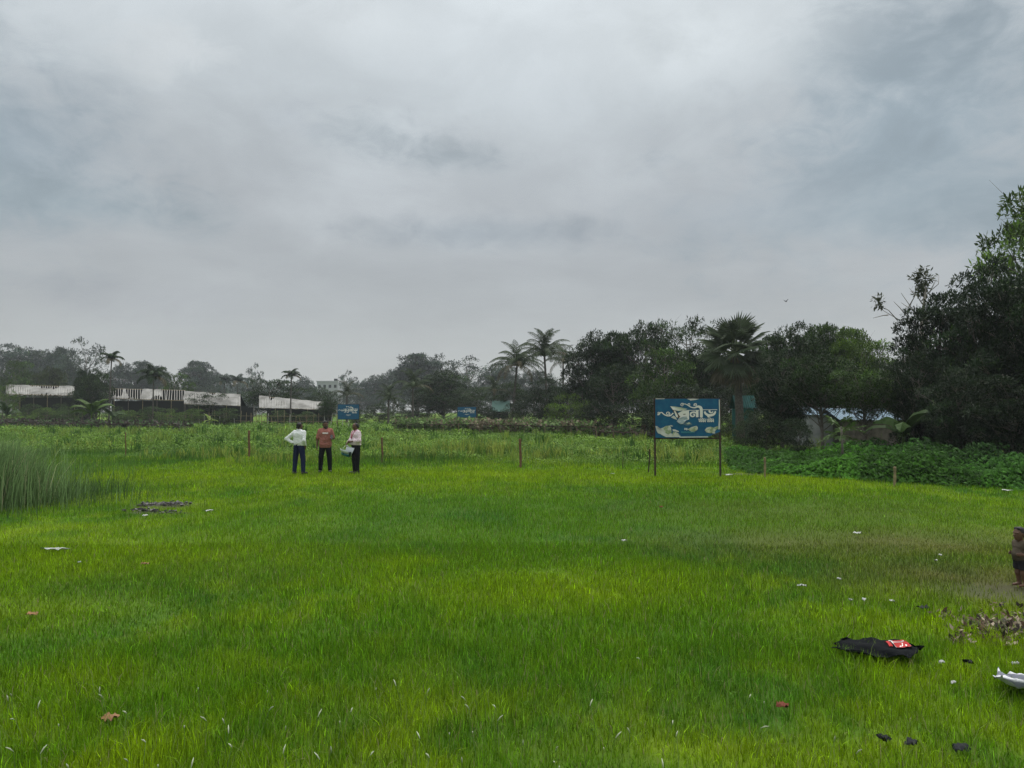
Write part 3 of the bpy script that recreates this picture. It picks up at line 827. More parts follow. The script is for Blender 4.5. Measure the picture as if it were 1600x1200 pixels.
# ---------------------------------------------------------------- palms
def frond_mesh(seed, length=3.6, droop=1.0, leaflets=34, ll=.75, rise=.9, width=.06):
    """pinnate frond growing along +X from the origin"""
    rng = np.random.default_rng(seed)
    mb = MB()
    t = np.linspace(0, 1, 12)
    ang = rise - (rise + droop) * t ** 1.25
    dx = np.cos(ang) * length / 11; dz = np.sin(ang) * length / 11
    X = np.concatenate([[0], np.cumsum(dx)[:-1]]); Z = np.concatenate([[0], np.cumsum(dz)[:-1]])
    pts = np.stack([X, rng.normal(0, .02, 12), Z], 1)
    mb.tube(pts, np.linspace(.045, .008, 12), 5, col=(.9, .95, .7))
    for s in (-1, 1):
        u = np.linspace(.12, .99, leaflets) + rng.normal(0, .006, leaflets)
        px = np.interp(u, t, X); pz = np.interp(u, t, Z)
        tx = np.interp(u, t, np.cos(ang)); tz = np.interp(u, t, np.sin(ang))
        l = ll * np.sin(np.clip(u * .9 + .12, 0, 1) * math.pi) ** .5 * rng.uniform(.85, 1.1, leaflets)
        fw = .45 + .5 * u
        a = np.stack([px, np.zeros_like(px), pz], 1)
        d1 = np.stack([tx * fw, s * np.ones(leaflets) * .75, tz * fw - .15], 1); d1 /= np.linalg.norm(d1, axis=1, keepdims=True)
        d2 = d1 + np.array([0, 0, -.75]) + rng.normal(0, .12, (leaflets, 3)); d2 /= np.linalg.norm(d2, axis=1, keepdims=True)
        wv = np.stack([tx, np.zeros_like(tx), tz], 1) * width * .5
        m = a + d1 * l[:, None] * .45; e = m + d2 * l[:, None] * .55
        v = np.stack([a - wv * .6, a + wv * .6, m - wv, m + wv, e], 1).reshape(-1, 3)
        i = np.arange(leaflets)[:, None] * 5
        c = np.exp(rng.normal(0, .2, (leaflets, 1))) * np.ones(3)
        mb.add(v, f3=i + np.array([[2, 3, 4]]), f4=i + np.array([[0, 1, 3, 2]]), col=np.repeat(c, 5, 0))
    return mb.mesh('frond', M['leaf'])
FR = [frond_mesh(1, droop=.9, rise=1.0), frond_mesh(2, droop=1.25, rise=.7), frond_mesh(3, droop=.6, rise=1.25)]
AF = [frond_mesh(5, 1.7, 1.3, 18, .6, .9, .09), frond_mesh(6, 1.7, .9, 18, .55, 1.2, .09)]

def trunk_mesh(h, r0, r1, lean=(0, 0), n=10, rings=14):
    z = np.linspace(0, h, rings)
    u = z / h
    return MB().tube(np.stack([lean[0] * u ** 1.6, lean[1] * u ** 1.6, z], 1), r0 + (r1 - r0) * u + .05 * r0 * np.sin(np.arange(rings) * 2.5), n).mesh('trunk', M['palmbark'], True)

def pinnate_palm(name, label, px, cy, rpx, d, color, group, meshes, flen, nf, lean=(0, 0), r=(.16, .11), seed=0, trunk_color=None, up=.0):
    rng = np.random.default_rng(seed)
    b = P(px, HY, d); h = P(px, cy, d).z
    t = thing(name, label, 'palm', (b.x - lean[0], b.y, 0), (0, 0, 0), group)
    obj('trunk', trunk_mesh(h, r[0], r[1], lean), t)
    s = rpx / FP * d / flen * 1.35
    for k in range(nf):
        el = up + (-.75 + 1.5 * (k / nf) + rng.normal(0, .1))
        o = obj('frond', meshes[(2 if el > .45 and len(meshes) > 2 else k % 2)], t, (lean[0], lean[1], h), (0, -el * .75, k * 2.39996 + rng.normal(0, .15)), (s, s, s), np.array(color) * rng.uniform(.8, 1.25))
        if el < -.55 and rng.random() < .6: o.color = (.10, .085, .05, 1)       # old brown frond
    return t
CP = (.042, .062, .026)
CG = 'coconut palms beside the dark trees'
pinnate_palm('coconut_palm', 'left coconut palm of the pair, leaning slightly, before the hazy trees', 808, 572, 40, 88, CP, CG, FR, 3.6, 30, (.5, .2), seed=1)
pinnate_palm('coconut_palm', 'taller right coconut palm of the pair beside the dark trees', 851, 557, 42, 84, CP, CG, FR, 3.6, 32, (-.3, .2), seed=2, up=.12)
pinnate_palm('coconut_palm', 'pale third palm half hidden behind the taller coconut palm', 880, 566, 30, 105, (.055, .065, .04), CG, FR, 3.6, 18, seed=3)
AG = 'slim betel palms on the left'
pinnate_palm('betel_palm', 'slim tall betel palm rising highest above the left sheds', 173, 562, 17, 98, DARK, AG, AF, 1.7, 15, (.2, 0), (.10, .07), seed=4)
pinnate_palm('betel_palm', 'dark slim palm standing before the torn shed roof', 239, 590, 24, 96, DARK, AG, AF, 1.7, 16, (.0, 0), (.10, .07), seed=5)
pinnate_palm('betel_palm', 'slim betel palm rising from the wide dark tree', 455, 588, 15, 100, DARK, AG, AF, 1.7, 15, (.1, 0), (.10, .07), seed=6)
pinnate_palm('betel_palm', 'faint far palm left of the lollipop tree', 371, 597, 17, 185, FARC, AG, AF, 1.7, 13, seed=7, r=(.14, .1))
pinnate_palm('betel_palm', 'faint far palm over the right end of the grey shed', 350, 597, 15, 185, FARC, AG, AF, 1.7, 12, seed=8, r=(.14, .1))
SG = 'short palms around the two small blue signs'
pinnate_palm('date_palm', 'short bushy palm just right of the left blue sign', 607, 625, 24, 90, CP, SG, FR, 3.6, 22, seed=9, up=.2)
pinnate_palm('date_palm', 'young palm with long arching fronds left of the big rounded tree', 645, 606, 30, 96, CP, SG, FR, 3.6, 18, seed=10, up=.2)
pinnate_palm('date_palm', 'short grey green palm directly above the left blue sign', 542, 618, 24, 104, (.05, .06, .035), SG, FR, 3.6, 16, seed=11, up=.15)
pinnate_palm('date_palm', 'low palm with arching fronds over the small right blue sign', 772, 612, 26, 94, CP, SG, FR, 3.6, 16, seed=12, up=.1)

def fan_leaf_mesh(seed, r=1.15, pet=1.1, nseg=30):
    rng = np.random.default_rng(seed)
    mb = MB()
    mb.tube([(0, 0, 0), (pet * .5, 0, .05), (pet, 0, 0)], [.045, .035, .03], 5, col=(1.2, 1.2, .8))
    th = np.linspace(-2.15, 2.15, nseg)
    for k, a in enumerate(th):
        l = r * (.72 + .28 * math.cos(a * .7)) * rng.uniform(.9, 1.06)
        da = 4.3 / nseg * .5
        zf = .05 if k % 2 else -.05
        def pt(rr, aa, z): return (pet + rr * math.cos(aa), rr * math.sin(aa), z - .16 * (rr / r) ** 2 * (1 + .5 * abs(a)))
        v = [pt(.02, a, 0), pt(l * .62, a - da, -.03), pt(l * .62, a, .04), pt(l * .62, a + da, -.03), pt(l, a + rng.normal(0, .02), -.12 * rng.random())]
        mb.add(v, f3=[(0, 1, 2), (0, 2, 3), (1, 4, 2), (2, 4, 3)], col=np.ones(3) * rng.uniform(.8, 1.25))
    return mb.mesh('fan_leaf', M['leaf'])
FL = [fan_leaf_mesh(1), fan_leaf_mesh(2), fan_leaf_mesh(3)]
def palmyra():
    d = 47
    b = P(1150, HY, d); h = P(1150, 552, d).z
    t = thing('fan_palm', 'large fan palm with grey green pleated leaves above the blue signboard', 'palm', (b.x + .25, b.y, 0))
    obj('trunk', trunk_mesh(h, .27, .2, (-.25, 0)), t)
    rng = np.random.default_rng(3)
    for k in range(38):
        u = k / 38
        el = -1.05 + 2.35 * u + rng.normal(0, .08)
        col = np.array((.062, .084, .046)) * rng.uniform(.8, 1.35)
        if el < -.75: col = np.array((.10, .088, .058)) * rng.uniform(.7, 1.1)
        s = 1.12 * rng.uniform(.85, 1.08)
        obj('fan_leaf', FL[k % 3], t, (-.25, 0, h + .2 * u), (rng.normal(0, .35), -el, k * 2.39996 + rng.normal(0, .12)), (s, s, s), col)
palmyra()

# ---------------------------------------------------------------- banana, papaya and the bare tree
def banana_leaf_mesh(seed, l=2.0, wd=.5, rise=1.0, droop=.9):
    rng = np.random.default_rng(seed); mb = MB()
    n = 12; t = np.linspace(0, 1, n)
    ang = rise - (rise + droop) * t ** 1.3
    X = np.concatenate([[0], np.cumsum(np.cos(ang))[:-1]]) * l / n; Z = np.concatenate([[0], np.cumsum(np.sin(ang))[:-1]]) * l / n
    wv = wd * .5 * np.sin(np.clip((t - .16) / .84, 0, 1) ** .7 * math.pi) ** .6 * rng.uniform(.85, 1.1, n) + .02
    mb.tube(np.stack([X, 0 * X, Z], 1), np.linspace(.035, .01, n), 5, col=(1.5, 1.5, 1.0))
    v = []
    for s in (-1, 0, 1):
        v.append(np.stack([X, s * wv, Z + (.04 if s == 0 else -.16 * wv * 2) + rng.normal(0, .015, n)], 1))
    v = np.concatenate(v)
    i = np.arange(n - 1)[:, None]
    f = np.concatenate([np.stack([i, i + 1, i + n + 1, i + n], -1), np.stack([i + n, i + n + 1, i + 2 * n + 1, i + 2 * n], -1)]).reshape(-1, 4)
    mb.add(v, f4=f, col=(1, 1, 1))
    return mb.mesh('leaf', M['leaf'])
BL = [banana_leaf_mesh(1), banana_leaf_mesh(2, 2.2, .55, 1.25, .5), banana_leaf_mesh(3, 1.9, .5, .8, 1.3)]
def banana(label, px, py, d, hgt, color, nl=8, seed=0, group=None, zbase=0):
    rng = np.random.default_rng(seed)
    b = P(px, py, d)
    t = thing('banana_plant', label, 'banana plant', (b.x, d, 0), (0, 0, rng.uniform(0, 6)), group)
    h = hgt * .45
    obj('stem', MB().tube([(0, 0, 0), (.02, 0, h * .5), (0, .02, h)], [.10, .085, .06], 8, col=(1.6, 1.5, 1)).mesh('stem', M['leaf'], True), t, color=color)
    for k in range(nl):
        s = hgt * .42 * rng.uniform(.8, 1.1)
        obj('leaf', BL[k % 3], t, (0, 0, h * .95), (rng.normal(0, .2), rng.normal(-.15, .2), k * 2.39996), (s, s, s), np.array(color) * rng.uniform(.8, 1.3))
BG = 'banana plants in front of the left sheds'
banana('banana plant with one upright pale leaf before the two left sheds', 143, 660, 88, 3.6, LITE, 9, 1, BG)
banana('low dark banana clump at the left edge below the shed', 10, 660, 92, 3.0, MID, 8, 2, BG)
banana('small banana plant right of the pale leaved one', 178, 660, 90, 2.4, MID, 7, 3, BG)
banana('small yellow green banana plant alone in the field before the grey shed', 327, 662, 92, 1.5, (.12, .17, .03), 6, 4, BG)
banana('big arching banana leaves beside the wooden hut on the right', 1412, 700, 29, 2.4, MID, 7, 6)
banana('small banana plant behind the right part of the vine trellis', 857, 668, 84, 1.9, MID, 7, 7)

def small_tree(label, px, base, top, d, color, seed):
    rng = np.random.default_rng(seed)
    b = P(px, HY, d); h = P(px, top, d).z
    t = thing('papaya_tree', label, 'papaya tree', (b.x, d, 0))
    obj('stem', MB().tube([(0, 0, 0), (.03, 0, h * .5), (0, 0, h * .92)], [.05, .04, .03], 7).mesh('stem', M['bark'], True), t)
    for k in range(13):
        mb = MB()
        L = rng.uniform(.35, .6)
        mb.tube([(0, 0, 0), (L * .5, 0, .08), (L, 0, .06)], [.012, .01, .008], 4, col=(1.4, 1.4, 1))
        for a in np.linspace(-2.2, 2.2, 7):
            l = .28 * (1.1 - .15 * abs(a))
            e = np.array([L + math.cos(a) * l, math.sin(a) * l, .06 - .1 * l]); m = np.array([L + math.cos(a) * l * .55, math.sin(a) * l * .55, .08])
            sd_ = np.array([-math.sin(a), math.cos(a), 0]) * .05
            mb.add([(L, 0, .06), m + sd_, e, m - sd_], f4=[(0, 1, 2, 3)], col=(1, 1, 1))
        obj('leaf', mb.mesh('leaf', M['leaf']), t, (0, 0, h * (.9 - .02 * k)), (0, rng.uniform(-.7, .5), k * 2.39996), (1, 1, 1), np.array(color) * rng.uniform(.8, 1.3))
small_tree('young papaya tree standing in the leafy bank before the huts', 1314, 700, 660, 25.5, (.06, .10, .03), 5)

def bare_tree():
    rng = np.random.default_rng(8)
    d = 36
    b = P(1440, HY, d)
    t = thing('bare_tree', 'pale half bare tree with one leafy tuft above the dark trees', 'tree', (b.x, d, 0))
    tb = MB()
    def W(px, py): q = P(px, py, d); return np.array((q.x - b.x, rng.normal(0, .15), q.z))
    tb.tube([(0, 0, 0), (0, .05, 3), W(1436, 500), W(1441, 470), W(1443, 448)], [.16, .14, .09, .06, .03], 7)
    lines = [[(1436, 500), (1420, 498), (1405, 500), (1388, 492), (1370, 477)], [(1405, 500), (1392, 484), (1380, 479)], [(1420, 498), (1408, 480), (1400, 470)], [(1436, 500), (1424, 478), (1408, 458)], [(1424, 478), (1428, 462), (1420, 450)],
             [(1441, 470), (1450, 458), (1462, 445), (1468, 430)], [(1441, 475), (1432, 462), (1422, 455)], [(1388, 492), (1376, 494), (1368, 496)], [(1450, 458), (1456, 440)], [(1430, 488), (1412, 472)]]
    for l in lines:
        p = [W(*q) for q in l]
        tb.tube(p, np.linspace(.03, .009, len(p)), 5)
    obj('trunk', tb.mesh('trunk', mat('pale_bark', (.22, .20, .17), .9, .1), True), t)
    for grp in ([(1441, 437, .45, 46), (1444, 452, .2, 14)], [(1376, 472, .22, 9), (1372, 466, .12, 4)]):
        mb = MB()
        for (px, py, r, n) in grp:
            c = W(px, py)
            u = rng.normal(0, 1, (n, 3)); u /= np.linalg.norm(u, axis=1, keepdims=True)
            rosettes(mb, c + u * r * rng.uniform(.3, 1, (n, 1)), u, .24, 7, np.ones((n, 3)), rng)
        obj('leaf_tuft', mb.mesh('leaf_tuft', M['leaf']), t, color=(.05, .06, .03))
bare_tree()


# ---------------------------------------------------------------- continuous bodies from distance fields
def sdf_mesh(prims, res=.008, k=.03, cuts=(), wrinkle=0.0, seed=0):
    """prims: ('c', a, b, ra, rb) round cones and ('e', centre, radii) ellipsoids; returns verts, quads of one surface"""
    lo = np.full(3, 9.0); hi = np.full(3, -9.0)
    for p in prims:
        if p[0] == 'c':
            for q, r in ((p[1], p[3]), (p[2], p[4])):
                lo = np.minimum(lo, np.array(q) - r); hi = np.maximum(hi, np.array(q) + r)
        else:
            lo = np.minimum(lo, np.array(p[1]) - max(p[2])); hi = np.maximum(hi, np.array(p[1]) + max(p[2]))
    lo -= .05; hi += .05
    ax = [np.arange(lo[i], hi[i], res) for i in range(3)]
    D = np.full([len(a) for a in ax], 1.0, np.float32)
    for p in prims:
        if p[0] == 'c':
            a, b = np.array(p[1], float), np.array(p[2], float); m = max(p[3], p[4]) + k + .04
            l, h = np.minimum(a, b) - m, np.maximum(a, b) + m
        else:
            c, r = np.array(p[1], float), np.array(p[2], float); l, h = c - r.max() - k - .04, c + r.max() + k + .04
        sl_ = tuple(slice(max(0, int((l[i] - lo[i]) / res)), min(len(ax[i]), int((h[i] - lo[i]) / res) + 1)) for i in range(3))
        X, Y, Z = np.meshgrid(ax[0][sl_[0]], ax[1][sl_[1]], ax[2][sl_[2]], indexing='ij')
        if p[0] == 'c':
            ba = b - a; L2 = (ba * ba).sum() + 1e-9
            t = np.clip(((X - a[0]) * ba[0] + (Y - a[1]) * ba[1] + (Z - a[2]) * ba[2]) / L2, 0, 1)
            d = np.sqrt((X - a[0] - t * ba[0]) ** 2 + (Y - a[1] - t * ba[1]) ** 2 + (Z - a[2] - t * ba[2]) ** 2) - (p[3] + (p[4] - p[3]) * t)
        else:
            q = np.sqrt(((X - c[0]) / r[0]) ** 2 + ((Y - c[1]) / r[1]) ** 2 + ((Z - c[2]) / r[2]) ** 2)
            d = (q - 1) * r.min() * (1 if r.max() / r.min() < 1.5 else 1.0)
        old = D[sl_]
        kk = p[5] if len(p) > 5 else (p[3] if p[0] == 'e' and len(p) > 3 else k)
        hh = np.clip(kk - np.abs(old - d), 0, None) / kk
        D[sl_] = np.minimum(old, d) - hh * hh * kk * .25
    X, Y, Z = np.meshgrid(*ax, indexing='ij')
    if wrinkle:
        D += (wrinkle * (np.sin(X * 41 + 7 * np.sin(Z * 19 + seed)) * np.sin(Z * 33 + 5 * np.sin(Y * 23 + X * 17 + seed)))).astype(np.float32)
    for pt, nrm in cuts:
        D = np.maximum(D, (X - pt[0]) * nrm[0] + (Y - pt[1]) * nrm[1] + (Z - pt[2]) * nrm[2])
    D[[0, -1]] = 1; D[:, [0, -1]] = 1; D[:, :, [0, -1]] = 1
    S = D < 0
    nx, ny, nz = D.shape
    acc = np.zeros((nx - 1, ny - 1, nz - 1, 3), np.float32); cnt = np.zeros((nx - 1, ny - 1, nz - 1), np.float32)
    def corner(A, o): return A[o[0]:nx - 1 + o[0], o[1]:ny - 1 + o[1], o[2]:nz - 1 + o[2]]
    for axis in range(3):
        o1, o2 = [i for i in range(3) if i != axis]
        for u in (0, 1):
            for v in (0, 1):
                a = [0, 0, 0]; a[o1] = u; a[o2] = v; b = list(a); b[axis] = 1
                da, db = corner(D, a), corner(D, b)
                x = (da < 0) != (db < 0)
                t = np.where(x, da / np.where(x, da - db, 1), 0)
                for i in range(3):
                    acc[..., i] += np.where(x, (t if i == axis else a[i]), 0)
                cnt += x
    cell = cnt > 0
    idx = np.full(cell.shape, -1); idx[cell] = np.arange(cell.sum())
    V = (acc[cell] / cnt[cell][:, None] + np.argwhere(cell)) * res + lo
    F = []
    for axis in range(3):
        o1, o2 = [(axis + 1) % 3, (axis + 2) % 3]
        sh = [slice(None)] * 3
        a = [slice(1, -1)] * 3; a[axis] = slice(0, -1)
        b = [slice(1, -1)] * 3; b[axis] = slice(1, None)
        sa, sb = S[tuple(a)], S[tuple(b)]
        e = np.argwhere(sa != sb)
        flip = sa[tuple(e.T)]
        e = e.copy()
        for i in range(3):
            if i != axis: e[:, i] += 1
        def at(d1, d2):
            q = e.copy(); q[:, o1] -= d1; q[:, o2] -= d2
            return idx[q[:, 0], q[:, 1], q[:, 2]]
        f = np.stack([at(1, 1), at(0, 1), at(0, 0), at(1, 0)], 1)
        f[~flip] = f[~flip][:, ::-1]
        F.append(f)
    return V, np.concatenate(F)

def sdf_obj(name, parent, m, prims, **kw):
    v, f = sdf_mesh(prims, **kw)
    return obj(name, MB().add(v, f4=f).mesh(name, m, True), parent)

SKIN = mat('brown_skin', (.10, .052, .032), .55, .35)
HAIR = mat('black_hair', (.010, .009, .009), .6, .3, bump=.5, bscale=120)

def hand_prims(wr, d, side, palm_n, curl=.5, s=1.0):
    """palm, four unequal bent fingers, thumb from the side of the palm. d: hand direction, palm_n: palm facing, side: thumb direction"""
    wr, d, n, t = (np.array(q, float) for q in (wr, d, palm_n, side))
    d /= np.linalg.norm(d); n /= np.linalg.norm(n); t /= np.linalg.norm(t)
    out = []
    kn = wr + d * .085 * s
    for q in (-.028, -.009, .010, .028):
        out.append(('c', wr + t * q * .6 * s, kn + t * q * s, .016 * s, .014 * s, .012))
    for q, l in ((.030, .068), (.010, .078), (-.010, .072), (-.029, .056)):
        a = kn + t * q * s
        b = a + (d * math.cos(curl) + n * math.sin(curl)) * l * .5 * s
        c = b + (d * math.cos(curl * 2.2) + n * math.sin(curl * 2.2)) * l * .5 * s
        out += [('c', a, b, .0095 * s, .009 * s, .006), ('c', b, c, .009 * s, .0075 * s, .006)]
    a = wr + d * .02 * s + t * .028 * s
    b = a + (d * .6 + t * .75 + n * .2) * .042 * s
    c = b + (d * .9 + t * .2 + n * .3) * .032 * s
    out += [('c', a, b, .014 * s, .011 * s, .01), ('c', b, c, .011 * s, .008 * s, .006)]
    return out

def head_prims(c, yaw, pitch=0.0, s=1.0):
    """head at c facing -Y turned by yaw (about z) and bowed by pitch"""
    E = Euler((pitch, 0, yaw)).to_matrix()
    def W(x, y, z): return np.array(c) + np.array(E @ Vector((x * s, y * s, z * s)))
    p = [('e', W(0, .006, .025), np.array((.078, .094, .092)) * s), ('e', W(0, -.020, -.035), np.array((.062, .068, .078)) * s), ('c', W(0, -.06, -.085), W(0, -.045, -.09), .026 * s, .03 * s),
         ('c', W(0, -.085, .015), W(0, -.108, -.022), .010 * s, .016 * s, .012), ('c', W(-.020, -.088, -.055), W(.020, -.088, -.055), .008 * s, .008 * s, .01),
         ('c', W(-.055, -.072, .028), W(-.012, -.088, .026), .010 * s, .010 * s, .012), ('c', W(.055, -.072, .028), W(.012, -.088, .026), .010 * s, .010 * s, .012)]
    for sx in (-1, 1):
        p.append(('c', W(sx * .078, .012, .012), W(sx * .080, .015, -.025), .014 * s, .010 * s, .008))
    return p, W

def hair_prims(W, s=1.0, back=True):
    p = [('e', W(0, .024, .040), np.array((.084, .092, .084)) * s), ('c', W(-.035, -.034, .092), W(.035, -.034, .092), .029 * s, .029 * s)]
    if back: p += [('c', W(-.045, .070, -.035), W(.045, .070, -.035), .038 * s, .038 * s), ('c', W(-.072, .03, -.005), W(-.072, .03, .03), .018 * s, .022 * s), ('c', W(.072, .03, -.005), W(.072, .03, .03), .018 * s, .022 * s)]
    return p

def man(label, px, feet_y, rot, top_m, trouser_m, shoe_m, J, sleeve='long', beard=False, hem=.90, belly=0.0, scale=1.0, tee_len=0.0, seed=1, bald=False):
    """J: joints el_l, wr_l, el_r, wr_r (l = +X side), head yaw, head pitch, foot spread; local facing is -Y"""
    g = G(px, feet_y)
    t = thing('person', label, 'person', (g.x, g.y, 0), (0, 0, rot), scale=(scale,) * 3)
    shl, shr = np.array((.172, .0, 1.355)), np.array((-.172, .0, 1.355))
    hd = np.array((0, -.02 - .03 * J.get('pitch', 0), 1.555))
    hp, W = head_prims(hd, J.get('yaw', 0), J.get('pitch', 0))
    fs = J.get('feet', .12)
    legs = []
    for sx in (-1, 1):
        legs += [('c', (sx * .09, 0, .90), (sx * (.06 + fs * .5), -.01, .48), .088, .058), ('c', (sx * (.06 + fs * .5), -.01, .48), (sx * fs, .01, .09), .055, .038)]
    arms = []
    for sh, el, wr in ((shl, J['el_l'], J['wr_l']), (shr, J['el_r'], J['wr_r'])):
        arms += [('c', sh, el, .050, .040), ('c', el, wr, .040, .027)]
    hands = hand_prims(J['wr_l'], J['hd_l'], J.get('th_l', (0, -1, 0)), J.get('pn_l', (-1, 0, 0)), J.get('curl_l', .4)) + hand_prims(J['wr_r'], J['hd_r'], J.get('th_r', (0, -1, 0)), J.get('pn_r', (1, 0, 0)), J.get('curl_r', .4))
    torso = [('c', (-.09, 0, 1.28), (.09, 0, 1.28), .105, .105), ('c', (-.06, 0, .97), (.06, 0, .97), .10, .10), ('c', (0, 0, 1.0), (0, 0, 1.28), .11, .12), ('c', (-.15, 0, 1.365), (.15, 0, 1.365), .05, .05), ('c', (0, .01, 1.38), hd + np.array((0, .02, -.04)), .055, .05)]
    feet = [('c', (sx * fs, .03, .045), (sx * (fs + .03), -.14, .035), .036, .032) for sx in (-1, 1)]
    sdf_obj('body', t, SKIN, torso + arms + legs + feet + hp + hands, res=.0085, k=.035)
    b = belly
    tz = hem
    shirt = [('c', (-.095, -.005, 1.28), (.095, -.005, 1.28), .120, .120), ('c', (-.072, -.01 - b, tz + .10), (.072, -.01 - b, tz + .10), .122 + b, .122 + b), ('c', (-.078, 0, tz - .06), (.078, 0, tz - .06), .125 + b * .6, .125 + b * .6), ('c', (-.07, 0, tz + .1), (-.075, 0, 1.28), .12, .12), ('c', (.07, 0, tz + .1), (.075, 0, 1.28), .12, .12), ('c', (0, -.01, 1.05), (0, 0, 1.3), .13 + b, .12),
             ('c', (-.14, 0, 1.355), (.14, 0, 1.355), .062, .062), ('c', (-.03, .01, 1.42), (.03, .01, 1.42), .062, .062)]
    for sh, el, wr in ((shl, J['el_l'], J['wr_l']), (shr, J['el_r'], J['wr_r'])):
        el, wr = np.array(el), np.array(wr)
        if sleeve == 'long': shirt += [('c', sh, el, .068, .058), ('c', el, el + (wr - el) * .93, .057, .044)]
        elif sleeve == 'rolled': shirt += [('c', sh, el, .068, .058), ('c', el, el + (wr - el) * .45, .058, .050)]
        else: shirt += [('c', sh, sh + (el - sh) * .82, .070, .068)]
    sdf_obj('shirt', t, top_m, shirt, res=.011, k=.04, cuts=[((0, 0, tz), (0, 0, -1)), ((0, -.02, 1.455), (0, -.25, 1))], wrinkle=.009, seed=seed)
    tr = [('c', (-.075, 0, .93), (.075, 0, .93), .108, .108)]
    for sx in (-1, 1):
        tr += [('c', (sx * .085, 0, .88), (sx * (.06 + fs * .5), -.012, .48), .105, .080), ('c', (sx * (.06 + fs * .5), -.012, .48), (sx * fs, .008, .10), .080, .066)]
    sdf_obj('trousers', t, trouser_m, tr, res=.012, k=.02, cuts=[((0, 0, .06), (0, 0, -1)), ((0, 0, 1.0), (0, 0, 1))], wrinkle=.005, seed=seed + 3)
    for sx in (-1, 1):
        sdf_obj('shoe', t, shoe_m, [('c', (sx * fs, .045, .042), (sx * (fs + .03), -.15, .034), .046, .040), ('c', (sx * fs, .03, .07), (sx * fs, .02, .10), .045, .042)], res=.012, cuts=[((0, 0, .0), (0, 0, -1))])
    hc = [((0, 0, 0), (0, 0, 0))]
    hpv = hair_prims(W)
    if bald: hpv = hpv[2:] + [('e', W(0, .035, .030), (.083, .088, .088))]
    sdf_obj('hair', t, HAIR, hpv, res=.010, k=.02, wrinkle=.003, seed=seed)
    if beard:
        sdf_obj('beard', t, HAIR, [('c', W(-.05, -.045, -.08), W(0, -.075, -.10), .026, .030), ('c', W(.05, -.045, -.08), W(0, -.075, -.10), .026, .030), ('c', W(-.066, -.02, -.04), W(-.05, -.045, -.08), .015, .024), ('c', W(.066, -.02, -.04), W(.05, -.045, -.08), .015, .024), ('c', W(-.025, -.095, -.042), W(.025, -.095, -.042), .009, .009)], res=.009, k=.015)
    for sx in (-1, 1):
        e = W(sx * .030, -.079, .010)
        q = MB(); v, f = sdf_mesh([('e', e, (.013, .013, .010))], res=.004)
        obj('eye', q.add(v, f4=f).mesh('eye', HAIR, True), t)
    return t, W

WHITE_SHIRT = mat('white_shirt_cloth', (.62, .64, .63), .85, .1)
NAVY = mat('navy_trouser_cloth', (.010, .016, .045), .85, .1)
BLACKC = mat('black_trouser_cloth', (.008, .009, .011), .85, .1)
SALMON = mat('salmon_tee_cloth', (.27, .11, .088), .9, .1)
SHOE = mat('dark_shoe_leather', (.012, .012, .014), .5, .4)
def striped(name, a, b, scale, axis):
    m = bpy.data.materials.new(name); m.use_nodes = True; t = m.node_tree
    p = t.nodes['Principled BSDF']; p.inputs['Roughness'].default_value = .85; p.inputs['Specular IOR Level'].default_value = .1
    tc = N(t, 'ShaderNodeTexCoord'); wv = N(t, 'ShaderNodeTexWave', inp={'Scale': scale, 'Distortion': .6, 'Detail': 1.0})
    wv.bands_direction = axis
    t.links.new(tc.outputs['Object'], wv.inputs['Vector'])
    t.links.new(mixc(t, smooth(t, wv.outputs['Color'], .35, .65), a, b), p.inputs['Base Color'])
    return m
PINKS = striped('pink_striped_shirt_cloth', (.62, .56, .58), (.56, .40, .45), 9, 'X')

# left man, seen from behind, one hand on the hip
man('man in white shirt and navy trousers seen from behind, hand on hip', 467, 741, math.radians(165), WHITE_SHIRT, NAVY, SHOE,
    dict(el_r=(-.23, .10, 1.10), wr_r=(-.20, -.04, .90), hd_r=(.2, -.4, -.9), th_r=(0, -1, .3), el_l=(.42, .06, 1.15), wr_l=(.19, .08, 1.02), hd_l=(-.6, -.3, -.4), th_l=(0, -1, .3), pn_l=(-1, 0, .2), yaw=-.45, feet=.16), beard=True, hem=.93, seed=2)
# middle man, facing the camera, looking at what he holds
m2, W2 = man('man in salmon t-shirt and black trousers facing the camera, middle of three', 508, 738, math.radians(12), SALMON, BLACKC, SHOE,
    dict(el_l=(.25, .02, 1.10), wr_l=(.23, -.21, 1.13), hd_l=(-.1, -.9, .15), th_l=(-.3, 0, 1), pn_l=(-1, 0, .3), curl_l=.8, el_r=(-.25, .03, 1.08), wr_r=(-.26, .0, .84), hd_r=(0, -.1, -1), yaw=.35, pitch=.22, feet=.15), sleeve='short', beard=True, hem=.80, scale=1.03, seed=5)
PRINTW = mat('white_shirt_print', (.75, .74, .72), .7, .1)
def tee_print():
    mb = MB()
    for k, x in enumerate(np.linspace(-.075, .075, 7)):
        mb.box((x, -.134, 1.275), (.019, .012, .045))
        mb.box((x + .011, -.134, 1.275 + (.014 if k % 2 else -.012)), (.012, .012, .014))
    obj('chest_print', mb.mesh('chest_print', PRINTW), m2)
tee_print()
